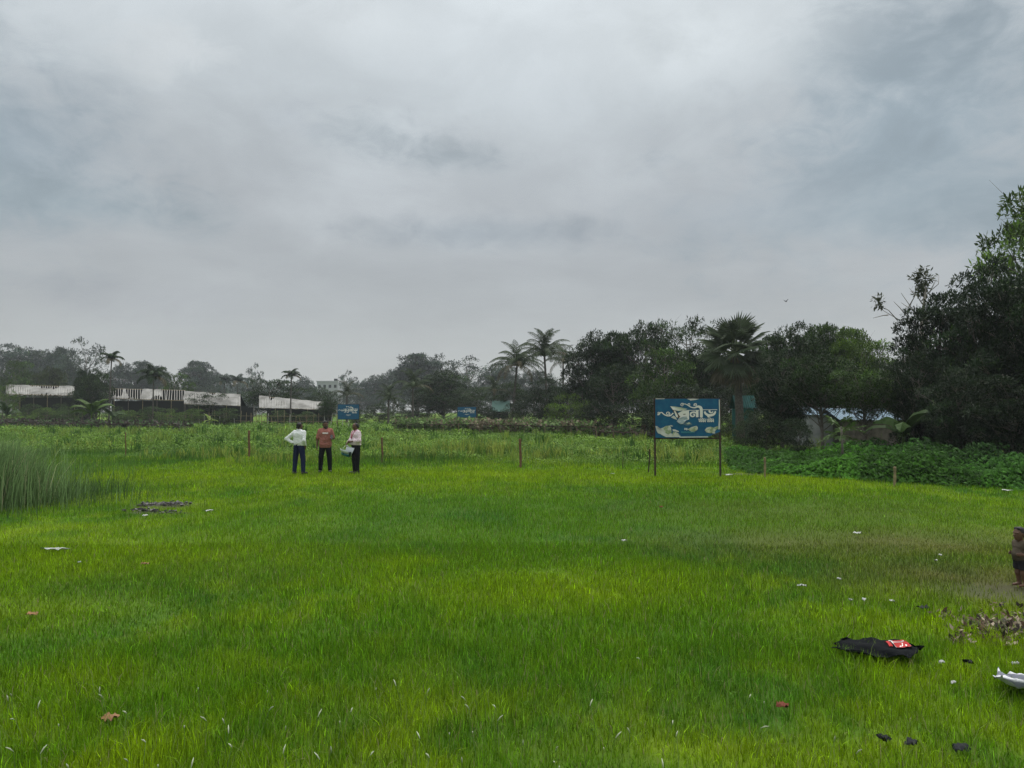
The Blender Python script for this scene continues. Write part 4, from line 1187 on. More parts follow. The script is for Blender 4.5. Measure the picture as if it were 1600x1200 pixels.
# right man, arms folded in front, looking down to the left
m3, W3 = man('man in pale pink striped shirt with lanyard and black trousers, rightmost of three', 556, 740, math.radians(-48), PINKS, BLACKC, SHOE,
    dict(el_l=(.27, -.04, 1.10), wr_l=(.02, -.25, 1.06), hd_l=(-1, -.1, -.1), th_l=(0, -.2, 1), pn_l=(0, 1, 0), el_r=(-.27, -.05, 1.10), wr_r=(-.10, -.30, 1.00), hd_r=(.2, -.25, -1), th_r=(.9, -.3, 0), pn_r=(.2, .9, 0), curl_r=1.0, yaw=-.2, pitch=.38, feet=.08), sleeve='rolled', hem=.95, belly=.03, scale=.99, seed=8, bald=True)
LAN = mat('red_lanyard', (.45, .05, .09), .7, .2)
def lanyard():
    mb = MB()
    for sx in (-1, 1):
        mb.tube([(sx * .075, .0, 1.452), (sx * .07, -.10, 1.40), (sx * .045, -.152, 1.30), (0, -.178, 1.16)], .010, 6)
    o = obj('lanyard', mb.mesh('lanyard', LAN, True), m3)
    obj('badge', MB().box((0, -.186, 1.115), (.055, .006, .085)).mesh('badge', PRINTW), o)
lanyard()

def held_things():
    # phone in the middle man's hand
    a = m2.matrix_basis @ Vector((.20, -.335, 1.165))
    b = MB().box((0, 0, 0), (.072, .010, .150)).mesh('case', mat('black_phone_glass', (.01, .01, .012), .15, .5))
    t = thing('phone', 'black phone held up by the man in the salmon t-shirt', 'phone', a, (-.5, .2, .4))
    obj('case', b, t)
    obj('screen', MB().box((0, .0062, 0), (.064, .002, .138)).mesh('screen', mat('dark_phone_screen', (.03, .035, .04), .1, .5)), t)
    # open paper bag hanging from the right man's hand
    c = m3.matrix_basis @ Vector((-.06, -.335, .60))
    t = thing('paper_bag', 'white and teal shopping bag hanging before the rightmost man', 'bag', c, (.18, .22, math.radians(-28)))
    t.scale = (.82, .82, .82)
    tm = mat('teal_bag_print', (.015, .12, .15), .5, .3); wm = mat('white_bag_paper', (.50, .55, .56), .5, .3); dk = mat('dark_green_bag_side', (.012, .04, .035), .6, .3)
    def panel(name, y, m, lean, h0, h1, parent=t, wd=.36):
        mb = MB(); n = 9
        x = np.linspace(-wd / 2, wd / 2, n)
        bow = .02 * np.cos(x / wd * math.pi)
        lo = np.stack([x, y + 0 * x - bow, np.full(n, h0)], 1); hi = np.stack([x * 1.06, y - bow * 2 + lean * (h1 - h0) + .008 * np.sin(x * 40), np.full(n, h1) + .006 * np.sin(x * 31)], 1)
        v = np.concatenate([lo, hi, lo + [0, .006, 0], hi + [0, .006, 0]])
        i = np.arange(n - 1)[:, None]
        f = np.concatenate([np.stack([i, i + 1, i + n + 1, i + n], -1), np.stack([i + 2 * n, i + 3 * n, i + 3 * n + 1, i + 2 * n + 1], -1), np.stack([i + n, i + n + 1, i + 3 * n + 1, i + 3 * n], -1), np.stack([i, i + 2 * n, i + 2 * n + 1, i + 1], -1)]).reshape(-1, 4)
        return obj(name, mb.add(v, f4=f).mesh(name, m, True), parent)
    panel('front_panel', -.07, wm, -.5, .12, .30)
    panel('printed_band', -.06, tm, -.3, .02, .12)
    panel('back_panel', .08, wm, .55, .02, .32)
    obj('bottom', MB().box((0, .01, .01), (.36, .15, .02)).mesh('bottom', dk), t)
    for sx in (-1, 1):
        obj('side_panel', MB().box((sx * .178, .01, .11), (.006, .14, .19), (0, .1 * sx, 0)).mesh('side_panel', dk), t)
    for y in (-.13, .20):
        obj('handle', MB().tube([(-.08, y, .31), (-.06, y * .4, .40), (0, .02, .43), (.06, y * .4, .40), (.08, y, .31)], .006, 6).mesh('handle', wm, True), t)
held_things()

# child at the right edge, in profile, wearing plain brown
def child():
    g = G(1594, 916)
    t = thing('person', 'small dark haired child standing in profile at the right edge', 'person', (g.x + .02, g.y, 0), (0, 0, math.radians(-82)), scale=(.72,) * 3)
    hd = np.array((0, -.03, .865))
    hp, W = head_prims(hd, 0, .05, .92)
    legs = []
    for sx in (-1, 1):
        legs += [('c', (sx * .055, 0, .42), (sx * .06, -.01, .22), .066, .046), ('c', (sx * .06, -.01, .22), (sx * .062, .01, .05), .045, .030), ('c', (sx * .062, .02, .03), (sx * .07, -.09, .022), .028, .022)]
    arms = []; hands = []
    for sx in (-1, 1):
        el = (sx * .15, .05, .57); wr = (sx * .12, -.07, .53)
        arms += [('c', (sx * .115, .0, .70), el, .036, .030), ('c', el, wr, .029, .020)]
        hands += hand_prims(wr, (-.2 * sx, -1, .1), (0, 0, 1), (-sx, 0, 0), .6, .66)
    torso = [('c', (-.05, 0, .66), (.05, 0, .66), .080, .080), ('c', (0, -.03, .53), (0, -.01, .62), .105, .09), ('c', (-.04, 0, .45), (.04, 0, .45), .085, .085), ('c', (-.08, 0, .70), (.08, 0, .70), .038, .038), ('c', (0, .01, .70), hd, .045, .045)]
    sdf_obj('body', t, SKIN, torso + arms + legs + hp + hands, res=.007, k=.03)
    cl = mat('brown_child_clothes', (.075, .060, .044), .9, .1)
    sdf_obj('shirt', t, cl, [('c', (-.05, 0, .66), (.05, 0, .66), .092, .092), ('c', (0, -.03, .53), (0, -.01, .62), .117, .10), ('c', (-.04, 0, .47), (.04, 0, .47), .102, .102), ('c', (-.085, 0, .70), (.085, 0, .70), .05, .05), ('c', (-.115, 0, .70), (-.145, .035, .61), .050, .050), ('c', (.115, 0, .70), (.145, .035, .61), .050, .050)], res=.010, k=.03, cuts=[((0, 0, .40), (0, 0, -1)), ((0, 0, .755), (0, 0, 1))], wrinkle=.003)
    sh = [('c', (-.04, 0, .45), (.04, 0, .45), .098, .098)]
    for sx in (-1, 1): sh.append(('c', (sx * .058, 0, .42), (sx * .064, -.01, .27), .082, .072))
    sdf_obj('shorts', t, mat('dark_grey_shorts', (.020, .020, .024), .9, .1), sh, res=.010, k=.02, cuts=[((0, 0, .28), (0, 0, -1)), ((0, 0, .50), (0, 0, 1))], wrinkle=.003)
    sdf_obj('hair', t, HAIR, hair_prims(W, .92), res=.009, k=.02, wrinkle=.003)
child()

# ---------------------------------------------------------------- signboards
BLUEP = mat('blue_sign_print', (.006, .068, .150), .55, .2, noise=(5.0, (.010, .095, .175)))
TORN = mat('torn_white_flex', (.50, .51, .48), .7, .2, noise=(6.0, (.40, .41, .37)))
LETTER = mat('cream_lettering', (.62, .61, .57), .7, .1)
MOSS = mat('green_stained_patch', (.20, .26, .14), .8, .1, noise=(7.0, (.46, .47, .40), .40, .60))
TEALT = mat('teal_small_print', (.05, .22, .26), .6, .2)
FLAP = mat('brown_torn_backing', (.10, .07, .05), .8, .1)
POST = mat('dark_rusty_post', (.030, .024, .020), .8, .2, noise=(5.0, (.06, .035, .022)))
SW, SH = 1385.0, 860.0
def UV(q, y=0.0, bw=2.08, bh=1.29):
    """a point of the sign artwork in 'crop' units to the board's own x, z"""
    return np.array(((q[0] - 105) / SW * bw - bw / 2, y, bh - (q[1] - 90) / SH * bh))
def ribbon(mb, pts, wd, y, bw, bh, sub=6):
    p = np.array(pts, float)
    if len(p) > 2:                                           # smooth the stroke
        q = []
        for i in range(len(p) - 1):
            p0, p1, p2, p3 = p[max(i - 1, 0)], p[i], p[i + 1], p[min(i + 2, len(p) - 1)]
            for t in np.arange(sub) / sub:
                q.append(.5 * (2 * p1 + (p2 - p0) * t + (2 * p0 - 5 * p1 + 4 * p2 - p3) * t ** 2 + (3 * p1 - p0 - 3 * p2 + p3) * t ** 3))
        q.append(p[-1]); p = np.array(q)
    wd = np.interp(np.linspace(0, 1, len(p)), np.linspace(0, 1, len(np.atleast_1d(wd))), np.atleast_1d(wd))
    t = np.gradient(p, axis=0); t /= np.linalg.norm(t, axis=1, keepdims=True) + 1e-9
    n = np.stack([-t[:, 1], t[:, 0]], 1) * wd[:, None] / 2
    v = []
    for yy in (y - .004, y):
        for s in (-1, 1):
            v += [UV(a, yy, bw, bh) for a in p + n * s]
    m = len(p); i = np.arange(m - 1)[:, None]
    f = np.concatenate([np.stack([i + a, i + a + 1, i + b + 1, i + b], -1) for a, b in ((0, m), (m, 3 * m), (3 * m, 2 * m), (2 * m, 0))]).reshape(-1, 4)
    f = np.concatenate([f, [[0, m, 3 * m, 2 * m], [m - 1, 3 * m - 1, 4 * m - 1, 2 * m - 1]]])
    mb.add(v, f4=f)
def poly(mb, pts, y, bw, bh, th=.004, lift=None):
    n = len(pts)
    v = [UV(p, y - (lift[i] if lift else 0), bw, bh) for i, p in enumerate(pts)]
    b = [q + np.array((0, th, 0)) for q in v]
    c = np.mean(v, 0)
    f3 = [(2 * n, (i + 1) % n, i) for i in range(n)]
    f4 = [(i, (i + 1) % n, n + (i + 1) % n, n + i) for i in range(n)]
    mb.add(v + b + [c], f3=f3, f4=f4)
def spiral(cx, cy, r0, r1, a0, turns, n=16):
    return [(cx + (r0 + (r1 - r0) * t) * math.cos(a0 + turns * 6.283 * t), cy + (r0 + (r1 - r0) * t) * math.sin(a0 + turns * 6.283 * t)) for t in np.linspace(0, 1, n)]
def disc(cx, cy, r, n=12): return [(cx + r * math.cos(a), cy + r * math.sin(a)) for a in np.linspace(0, 6.283, n, endpoint=False)]

def lettering(parent, bw, bh, y, torn):
    lm = MB()
    R_ = lambda pts, wd, yy=0: ribbon(lm, pts, wd, y + yy, bw, bh)
    # head strokes
    R_([(800, 345), (1045, 345)], 12, -.0005); R_([(1120, 334), (1432, 332)], 12, -.0005)
    # na
    R_([(1003, 345), (1003, 496)], 54)
    R_([(985, 405), (930, 385), (870, 405), (862, 455), (900, 482), (945, 462), (940, 432), (908, 430)], [34, 34, 34, 30, 26, 18], -.001)
    # long i sign with its flourish
    R_([(1090, 498), (1090, 340), (1075, 285), (1020, 262), (950, 288), (870, 275), (800, 232), (745, 206), (700, 212)], [60, 62, 60, 45, 26, 20, 18, 16, 14], -.0015)
    R_(spiral(682, 226, 40, 8, -.3, -1.4), [16, 12, 10], -.002)
    R_(spiral(832, 216, 34, 7, .9, 1.3), [16, 12, 10], -.002)
    R_(spiral(968, 226, 36, 8, 2.4, 1.4), [18, 14, 10], -.002)
    # rra with its dot
    R_([(1160, 372), (1185, 418), (1240, 452), (1310, 452), (1370, 420), (1396, 366)], [34, 48, 52, 52, 46, 26], -.001)
    R_([(1262, 345), (1275, 385), (1312, 398), (1345, 372)], [44, 36, 26, 18], -.0015)
    poly(lm, disc(1243, 476, 27), y - .001, bw, bh)
    # left flourish
    R_(spiral(172, 410, 10, 34, 2.0, 1.0) + [(232, 392), (290, 435), (360, 465), (430, 460), (490, 405)], [8, 12, 16, 18, 22, 26], -.001)
    R_(spiral(372, 420, 46, 10, .8, -1.3), [20, 14, 10], -.002)
    # small second line: two short words
    for (x0, n) in ((1030, 4), (1205, 4)):
        R_([(x0 - 8, 542), (x0 + 150, 536)], 12)
        for k in range(n):
            x = x0 + 18 + k * 38
            R_([(x + 14, 545), (x + 14, 606)], 14, -.001)
            R_([(x - 12, 566), (x + 2, 590), (x + 14, 578)], 13, -.0015)
        R_([(x0 + 40, 524), (x0 + 62, 508), (x0 + 96, 528)], 11, -.001)
    if not torn:
        # the first conjuncts, whole on the small boards
        R_([(470, 345), (800, 345)], 12, -.0005)
        R_([(520, 470), (490, 420), (540, 395), (565, 440), (600, 470)], [30, 34, 30, 28], -.001)
        R_([(615, 345), (615, 540)], 46); R_([(500, 520), (600, 560)], 30, -.001)
        R_([(660, 360), (650, 430), (700, 470), (770, 420)], [34, 34, 30, 26], -.001)
        R_([(795, 345), (795, 555)], 46); R_([(690, 520), (740, 560), (790, 545)], 28, -.001)
        R_([(640, 700), (960, 700)], 22); R_([(730, 745), (860, 745)], 14)
    obj('lettering', lm.mesh('lettering', LETTER), parent)

def signboard(label, pxl, pxr, pytop, pybot, d, torn, group, zrot=0.0, foot=None):
    a, b = P(pxl, pytop, d), P(pxr, pytop, d)
    zb = P(pxl, pybot, d).z
    bw = b.x - a.x; bh = a.z - zb
    t = thing('signboard', label, 'signboard', ((a.x + b.x) / 2, d, 0), (0, 0, zrot), group)
    fr = obj('panel', None, t, (0, 0, zb)) if False else None
    # panel with a softly rippled face, its lower right corner curled off
    nx, nz = 25, 15
    mb = MB()
    X, Z = np.meshgrid(np.linspace(-bw / 2, bw / 2, nx), np.linspace(0, bh, nz))
    Y = .006 * np.sin(X * 5 + Z * 3) + .004 * np.sin(Z * 11 + X * 2)
    if torn:
        cut = np.clip((X - bw * .28) / (bw * .22), 0, 1) * np.clip((.16 * bh - Z) / (.16 * bh), 0, 1)
        Z = Z + cut * .16 * bh; Y = Y - cut * .05
    F = np.stack([X, Y * .3 - .012, Z], -1).reshape(-1, 3)
    i = np.arange(nz - 1)[:, None] * nx + np.arange(nx - 1)[None]
    q = np.stack([i, i + 1, i + nx + 1, i + nx], -1).reshape(-1, 4)
    mb.add(F, f4=q); mb.add(F + np.array((0, .014, 0)), f4=q[:, ::-1])
    pn = obj('panel', mb.mesh('panel', BLUEP, True), t, (0, 0, zb))
    for sx in (-1, 1):
        obj('post', MB().box((sx * (bw / 2 + .01), .04, (zb + bh) / 2 - .1), (.055, .055, zb + bh + .24), (0, 0, 0)).mesh('post', POST), t)
    obj('cross_bar', MB().box((0, .045, zb - .02), (bw + .12, .035, .04)).mesh('cross_bar', POST), t)
    obj('cross_bar', MB().box((0, .045, zb + bh + .012), (bw, .035, .03)).mesh('cross_bar', POST), t)
    y0 = -.022
    lettering(pn, bw, bh, y0, torn)
    if torn:
        def patch(name, m, pts, y=y0, lift=None, label=None):
            mb = MB(); poly(mb, pts, y, bw, bh, lift=lift)
            return obj(name, mb.mesh(name, m), pn)
        tf = lambda *a_: patch('torn_patch', *a_)
        tf(TORN, [(105, 690), (150, 700), (140, 745), (200, 750), (260, 730), (290, 790), (350, 840), (440, 860), (560, 880), (640, 905), (640, 935), (330, 935), (270, 905), (215, 870), (160, 850), (130, 800)])
        tf(MOSS, [(255, 735), (330, 690), (420, 680), (440, 740), (450, 830), (380, 880), (310, 840), (270, 790)], y0 - .003)
        tf(TORN, [(430, 670), (490, 692), (450, 702), (425, 690)], y0 - .002)
        tf(TORN, [(470, 765), (520, 765), (600, 800), (610, 825), (540, 815), (480, 805)], y0 - .002)
        tf(MOSS, [(480, 820), (560, 830), (625, 880), (560, 905), (470, 895)], y0 - .004)
        tf(MOSS, [(790, 765), (880, 715), (985, 685), (1015, 720), (1010, 770), (950, 810), (880, 815)], y0 - .002)
        tf(LETTER, [(728, 735), (752, 735), (752, 775), (728, 775)], y0 - .002)
        tf(LETTER, [(766, 738), (786, 732), (790, 780), (768, 785)], y0 - .002)
        tf(MOSS, [(1160, 780), (1200, 730), (1290, 705), (1350, 725), (1440, 690), (1450, 740), (1390, 790), (1370, 845), (1270, 845), (1200, 830)], y0 - .002)
        tf(TORN, [(1330, 820), (1390, 835), (1370, 858), (1320, 850)], y0 - .003)
        tf(TORN, [(780, 94), (920, 88), (1050, 96), (960, 118), (860, 130), (840, 112)], y0 - .001)
        tf(TORN, [(112, 84), (310, 84), (300, 98), (112, 100)], y0 - .001)
        tf(TORN, [(1468, 110), (1490, 110), (1492, 760), (1450, 765), (1462, 600), (1472, 350)], y0 - .001)
        tf(TORN, [(620, 925), (1230, 915), (1230, 940), (620, 948)], y0 - .001)
        # torn-open middle: white flap folded forward, brown gap, grey crumpled scrap
        tf(LETTER, [(700, 345), (828, 345), (828, 545), (790, 560), (700, 500), (620, 520), (560, 430)], y0 - .003)
        tf(FLAP, [(700, 428), (755, 420), (752, 440), (702, 442)], y0 - .006)
        tf(LETTER, [(425, 255), (520, 262), (660, 285), (795, 318), (700, 348), (600, 360), (480, 335)], y0 - .008, [0, .03, .05, .02, .01, .01, .02])
        tf(TORN, [(440, 500), (500, 460), (545, 500), (570, 555), (500, 530)], y0 - .005)
        tf(FLAP, [(470, 335), (540, 340), (640, 490), (600, 520), (555, 480)], y0 - .0065)
        tf(LETTER, [(500, 350), (530, 352), (590, 470), (575, 510), (545, 480)], y0 - .010)
        tf(mat('grey_crumpled_flex', (.22, .29, .33), .6, .2, noise=(12.0, (.38, .42, .43))), [(600, 530), (680, 490), (770, 480), (800, 540), (740, 590), (700, 640), (640, 650), (560, 590)], y0 - .008, [.01, .03, .02, .0, .03, .01, .02, .0])
        tf(mat('blue_grey_print', (.06, .12, .17), .5, .3), [(690, 650), (740, 610), (830, 600), (880, 625), (900, 665), (780, 685)], y0 - .002)
        tf(MOSS, [(765, 640), (830, 605), (862, 640), (800, 655)], y0 - .004)
        lm = MB()
        for x in np.linspace(655, 930, 14):
            ribbon(lm, [(x, 815 + 8 * math.sin(x)), (x + 9, 845)], 10, y0 - .001, bw, bh)
        ribbon(lm, [(650, 820), (935, 820)], 7, y0 - .0015, bw, bh)
        obj('small_print', lm.mesh('small_print', TEALT), pn)
    return t
SIGN = 'blue project signboards in the field'
signboard('large torn blue signboard on two dark posts in the near field', 1024, 1124, 623, 684, 24.2, True, SIGN, math.radians(-2))
signboard('blue sign in the middle distance behind the three men', 528, 561, 632, 655, 74, False, SIGN)
signboard('smallest blue sign peeping over the vine trellis', 715, 744, 636, 652, 86, False, SIGN)

# ---------------------------------------------------------------- posts
RUST = mat('rusty_brown_post', (.17, .095, .055), .85, .1, noise=(6.0, (.10, .055, .035)))
BAMB = mat('weathered_bamboo', (.24, .19, .10), .8, .2, noise=(5.0, (.14, .11, .07)))
WOOD = mat('weathered_boards', (.13, .115, .095), .9, .1, noise=(3.0, (.075, .065, .055)))
PALEP = mat('pale_bleached_post', (.42, .41, .38), .8, .2)
def post(label, px, base, top, m, lean=0.0, r=.035, group='posts along the edge of the short grass', name='fence_post'):
    g = G(px, base); h = P(px, top, g.y).z
    t = thing(name, label, 'post', g, (0, lean, 0), group)
    n = 7
    mb = MB(); z = np.linspace(-.05, h, n)
    mb.tube(np.stack([.012 * np.sin(z * 5), .01 * np.cos(z * 4), z], 1), r * (1 + .12 * np.cos(np.arange(n) * 2.2)), 8)
    obj('shaft', mb.mesh('shaft', m), t)
    obj('top', MB().tube([(0.012 * math.sin(h * 5), .01 * math.cos(h * 4), h - .002), (.012 * math.sin(h * 5), .01 * math.cos(h * 4), h + .015)], [r * .9, r * .55], 8).mesh('top', m), t)
    if r > .03:
        obj('wire_loop', MB().tube([(r * 1.25 * math.cos(a), r * 1.25 * math.sin(a), h * .8) for a in np.linspace(0, 6.283, 13)], .004, 5).mesh('wire_loop', POST), t)
post('rusty post left of the man in the white shirt', 389, 714, 673, RUST, r=.05)
post('rusty post right of the man in the pink striped shirt', 597, 724, 684, RUST, r=.04)
post('brown post standing alone midway between the men and the large signboard', 813, 731, 686, RUST, r=.045)
post('thin dark stick leaning just left of the large signboard', 1013, 738, 702, POST, .06, r=.022)
post('pale bamboo stake right of the large signboard at the leafy bank', 1195, 746, 715, BAMB, r=.035)
post('bamboo stake in front of the leafy bank further right', 1398, 760, 730, BAMB, r=.038)
post('thin reddish stick near the tall grass on the left', 196, 712, 676, RUST, r=.022)
post('thin dark stick in the weeds left of the leaning stick', 973, 732, 706, POST, r=.014)
post('left pale post beside the right part of the vine trellis', 827, 668, 651, PALEP, r=.06)
post('right pale post at the front of the vine trellis', 888, 680, 662, PALEP, r=.06)

# ---------------------------------------------------------------- trellises
def trellis(label, name, pts, depth, h, leafcol, drycol, dry, dens, seed, group):
    """pts: ground pixels of the front edge"""
    rng = np.random.default_rng(seed)
    g = [G(*p) for p in pts]
    o = g[0]
    t = thing(name, label, 'trellis', o, group=group)
    F = [np.array(q - o) for q in g]
    seg = [np.linalg.norm(F[i + 1] - F[i]) for i in range(len(F) - 1)]
    tot = sum(seg)
    def along(u):
        s = u * tot
        for i, l in enumerate(seg):
            if s <= l or i == len(seg) - 1: return F[i] + (F[i + 1] - F[i]) * (s / l)
            s -= l
    nposts = max(4, int(tot / 1.9))
    for k in range(nposts):
        for row in (0, .5, 1):
            b = along(k / (nposts - 1)) + np.array((rng.normal(0, .12), row * depth, 0))
            hh = h * rng.uniform(.92, 1.05)
            obj('stake', MB().tube([b, b + np.array((rng.normal(0, .08), rng.normal(0, .05), hh))], .035, 5).mesh('stake', BAMB if rng.random() < .6 else POST), t)
    for row in np.linspace(0, 1, 5):
        p = [along(u) + np.array((0, row * depth, h * .95 + rng.normal(0, .04))) for u in np.linspace(0, 1, 14)]
        obj('rail', MB().tube(p, .035, 5).mesh('rail', POST), t)
    mb = MB()
    n = int(tot * depth * dens)
    u = rng.random(n); v = rng.random(n)
    base = np.array([along(a) for a in u]) + np.stack([rng.normal(0, .1, n), v * depth, np.zeros(n)], 1)
    lump = vnoise(base[:, 0] * .7 + 9, base[:, 1] * .7, seed)
    base[:, 2] = h * .95 + lump * .32 * rng.random(n) - (rng.random(n) < .25) * rng.random(n) * h * .5
    isd = (rng.random(n) < dry(u))[:, None]
    rosettes(mb, base, np.tile([0, -.3, .6], (n, 1)), .30, 4, np.where(isd, np.array(drycol), np.array(leafcol)) * np.exp(rng.normal(0, .25, (n, 1))), rng, wide=.75)
    m = int(n * .25)
    for k in range(m // 4):                      # dry trailing stems
        a = base[rng.integers(n)]
        e = a + rng.normal(0, .5, 3) * np.array((1, .6, .3)) + np.array((0, -.1, -.25))
        mb.tube([a, (a + e) / 2 + np.array((0, 0, .12)), e], .012, 3, cap=False, col=(.20, .16, .10))
    vn = obj('vines', mb.mesh('vines', M['weed']), t)
    vn['kind'] = 'stuff'
trellis('long low vine trellis with green and withered leaves before the dark trees', 'vine_trellis', [(612, 676), (760, 680), (930, 684)], 9.0, .85, (.105, .165, .055), (.15, .125, .085), lambda u: .12 + .6 * np.exp(-((u - .55) / .16) ** 2) + .25 * np.exp(-((u - .9) / .12) ** 2), 20, 3, 'vine trellises')
trellis('dark withered vine trellis on slanting stakes at the left', 'vine_trellis', [(-30, 668), (130, 672), (280, 676)], 3.0, .68, (.06, .105, .04), (.05, .042, .036), lambda u: .65 + 0 * u, 8, 4, 'vine trellises')
trellis('low pole rack with few leaves behind the lone brown post on the right', 'vine_trellis', [(935, 686), (1030, 690)], 3.0, .55, (.06, .10, .035), (.07, .055, .04), lambda u: .5 + 0 * u, 5, 5, 'vine trellises')

# ---------------------------------------------------------------- sheds with torn plastic roofs
PLAS = mat('dusty_white_plastic_sheet', (.30, .295, .275), .7, .15, noise=(.8, (.16, .155, .14)), trans=.15)
DARKIN = mat('dark_shade_and_fill', (.018, .022, .020), .9, .1)  # near-black: shed interior shade put into the colour; also windows, tank, house wall
def shed(label, name, pxl, pxr, ridge_l, ridge_r, eave_l, eave_r, d, depth, tears, seed, wavy=.1, group=None):
    rng = np.random.default_rng(seed)
    a = P(pxl, ridge_l, d + depth * .5); b = P(pxr, ridge_r, d + depth * .5)
    ea, eb = P(pxl, eave_l, d), P(pxr, eave_r, d)
    t = thing(name, label, 'shed', (ea.x, d, 0), group=group)
    o = np.array((ea.x, d, 0))
    L = eb.x - ea.x
    R0, R1, E0, E1 = (np.array(q) - o for q in (a, b, ea, eb))
    ridge = lambda u: R0 + (R1 - R0) * u
    eave = lambda u: E0 + (E1 - E0) * u
    # posts, each its own; ridge and eave poles; rafters
    for k in range(max(5, int(L / 1.6))):
        u = k / (max(5, int(L / 1.6)) - 1)
        e = eave(u)
        obj('post', MB().tube([(e[0], 0, 0), (e[0], 0, e[2])], .045, 5).mesh('post', BAMB if k % 2 else WOOD), t)
    obj('ridge_pole', MB().tube([R0, R1], .05, 5).mesh('ridge_pole', BAMB), t)
    obj('eave_pole', MB().tube([E0, E1], .05, 5).mesh('eave_pole', BAMB), t)
    mb = MB()
    nr = int(L / .33)
    for k in range(nr):
        u = (k + .5) / nr
        mb.tube([ridge(u) + np.array((0, 0, .03)), eave(u) + np.array((rng.normal(0, .05), -.05, .03))], .032, 4)
    obj('rafters', mb.mesh('rafters', PALEP), t)['kind'] = 'stuff'
    obj('back_wall', MB().box((L / 2, depth, 1.2), (L, .05, 2.4)).mesh('back_wall', DARKIN), t)
    obj('inner_shade_sheet', MB().box((L / 2, depth * .6, (E0[2]) * .45), (L * .98, .04, E0[2] * .9)).mesh('inner_shade_sheet', DARKIN), t)  # added near-black sheet standing in for the shade under the roof
    # the far slope, its inside shade painted near-black
    m2_ = MB()
    bk = lambda u: ridge(u) * np.array((1, 1, 1)) + np.array((0, depth * .5, -(R0[2] - E0[2])))
    m2_.add([ridge(0) + [0, .02, -.05], ridge(1) + [0, .02, -.05], bk(1), bk(0)], f4=[(0, 1, 2, 3)])
    obj('rear_roof', m2_.mesh('rear_roof', DARKIN), t)
    # plastic sheet: columns, each present between two heights, hanging in folds
    n = int(L / .16); mv = 9
    P0 = MB()
    ua = np.linspace(0, 1, n)
    lo = np.zeros(n); hi = np.ones(n)
    for (c, wd, s, e) in tears:                      # torn zone: centre, half width, sheet left from s to e of the slope
        k = np.clip((wd - abs(ua - c)) / (wd * .25), 0, 1)
        lo = np.maximum(lo, k * (s + .08 * rng.normal(0, 1, n))); hi = np.minimum(hi, 1 - k * (1 - e + .08 * rng.normal(0, 1, n)))
    hang = .03 + wavy * vnoise(ua * 14, ua * 0, seed, 2)
    V = []
    for i in range(n):
        for j in range(mv):
            s = lo[i] + (hi[i] - lo[i]) * j / (mv - 1)
            p = ridge(ua[i]) * (1 - s) + eave(ua[i]) * s
            p = p + np.array((0, -.06 - .02 * math.sin(ua[i] * L * 4.3 + s * 3 + 2 * math.sin(ua[i] * L)), .09 + .02 * math.sin(ua[i] * L * 3.1 + 2 * s) - (.06 + .07 * math.sin(ua[i] * L * .9)) * math.sin(s * math.pi)))
            if s > .97: p = p + np.array((0, -.04, -hang[i]))
            V.append(p)
    i = (np.arange(n - 1)[:, None] * mv + np.arange(mv - 1)[None])
    ok = ((hi - lo)[:-1] > .06)[:, None] & ((hi - lo)[1:] > .06)[:, None] & np.ones((1, mv - 1), bool)
    i = i[ok]
    P0.add(V, f4=np.stack([i, i + mv, i + mv + 1, i + 1], -1))
    obj('plastic_sheet', P0.mesh('plastic_sheet', PLAS, True), t)
SHG = 'open sheds roofed with plastic sheeting at the left'
shed('long shed with wrinkled white plastic roof nearest the left edge', 'farm_shed', 10, 117, 602, 604, 616, 618, 108, 5.0, [(.62, .16, .32, 1.0), (.42, .08, .12, 1)], 1, .3, SHG)
shed('shed with badly torn white plastic roof showing its rafters', 'farm_shed', 156, 290, 607, 610, 622, 626, 106, 5.0, [(.18, .10, .75, 1), (.40, .10, .9, 1.0), (.86, .14, 1.0, 1.0), (.70, .10, .0, .62)], 2, .25, SHG)
shed('grey plastic roofed shed half hidden by the small spreading tree', 'farm_shed', 288, 376, 612, 617, 631, 634, 103, 5.0, [(.5, .05, .15, 1)], 3, .15, SHG)
shed('plastic roofed shed behind the wide dark tree and second betel palm', 'farm_shed', 405, 506, 619, 629, 637, 640, 104, 5.0, [(.2, .04, .2, 1)], 4, .15, SHG)

# thin bamboo field fence before the sheds
def field_fence(label, p0, p1, n, h, seed):
    rng = np.random.default_rng(seed)
    a, b = G(*p0), G(*p1)
    t = thing('bamboo_fence', label, 'fence', a)
    v = np.array(b - a)
    for k in range(n):
        q = v * k / (n - 1)
        obj('stake', MB().tube([q, q + np.array((rng.normal(0, .12), 0, h * rng.uniform(.7, 1.3)))], .035, 5).mesh('stake', PALEP if rng.random() < .4 else BAMB), t)
    for z in (.45, .85):
        obj('rail', MB().tube([np.array((0, 0, h * z)), v * .5 + np.array((0, 0, h * z - .08)), v + np.array((0, 0, h * z))], .022, 4).mesh('rail', BAMB), t)
field_fence('thin bamboo stake fence before the left and torn sheds', (60, 664), (290, 665), 26, 1.5, 1)
field_fence('thin bamboo stake fence before the grey shed and wide dark tree', (296, 665), (545, 668), 30, 1.6, 2)

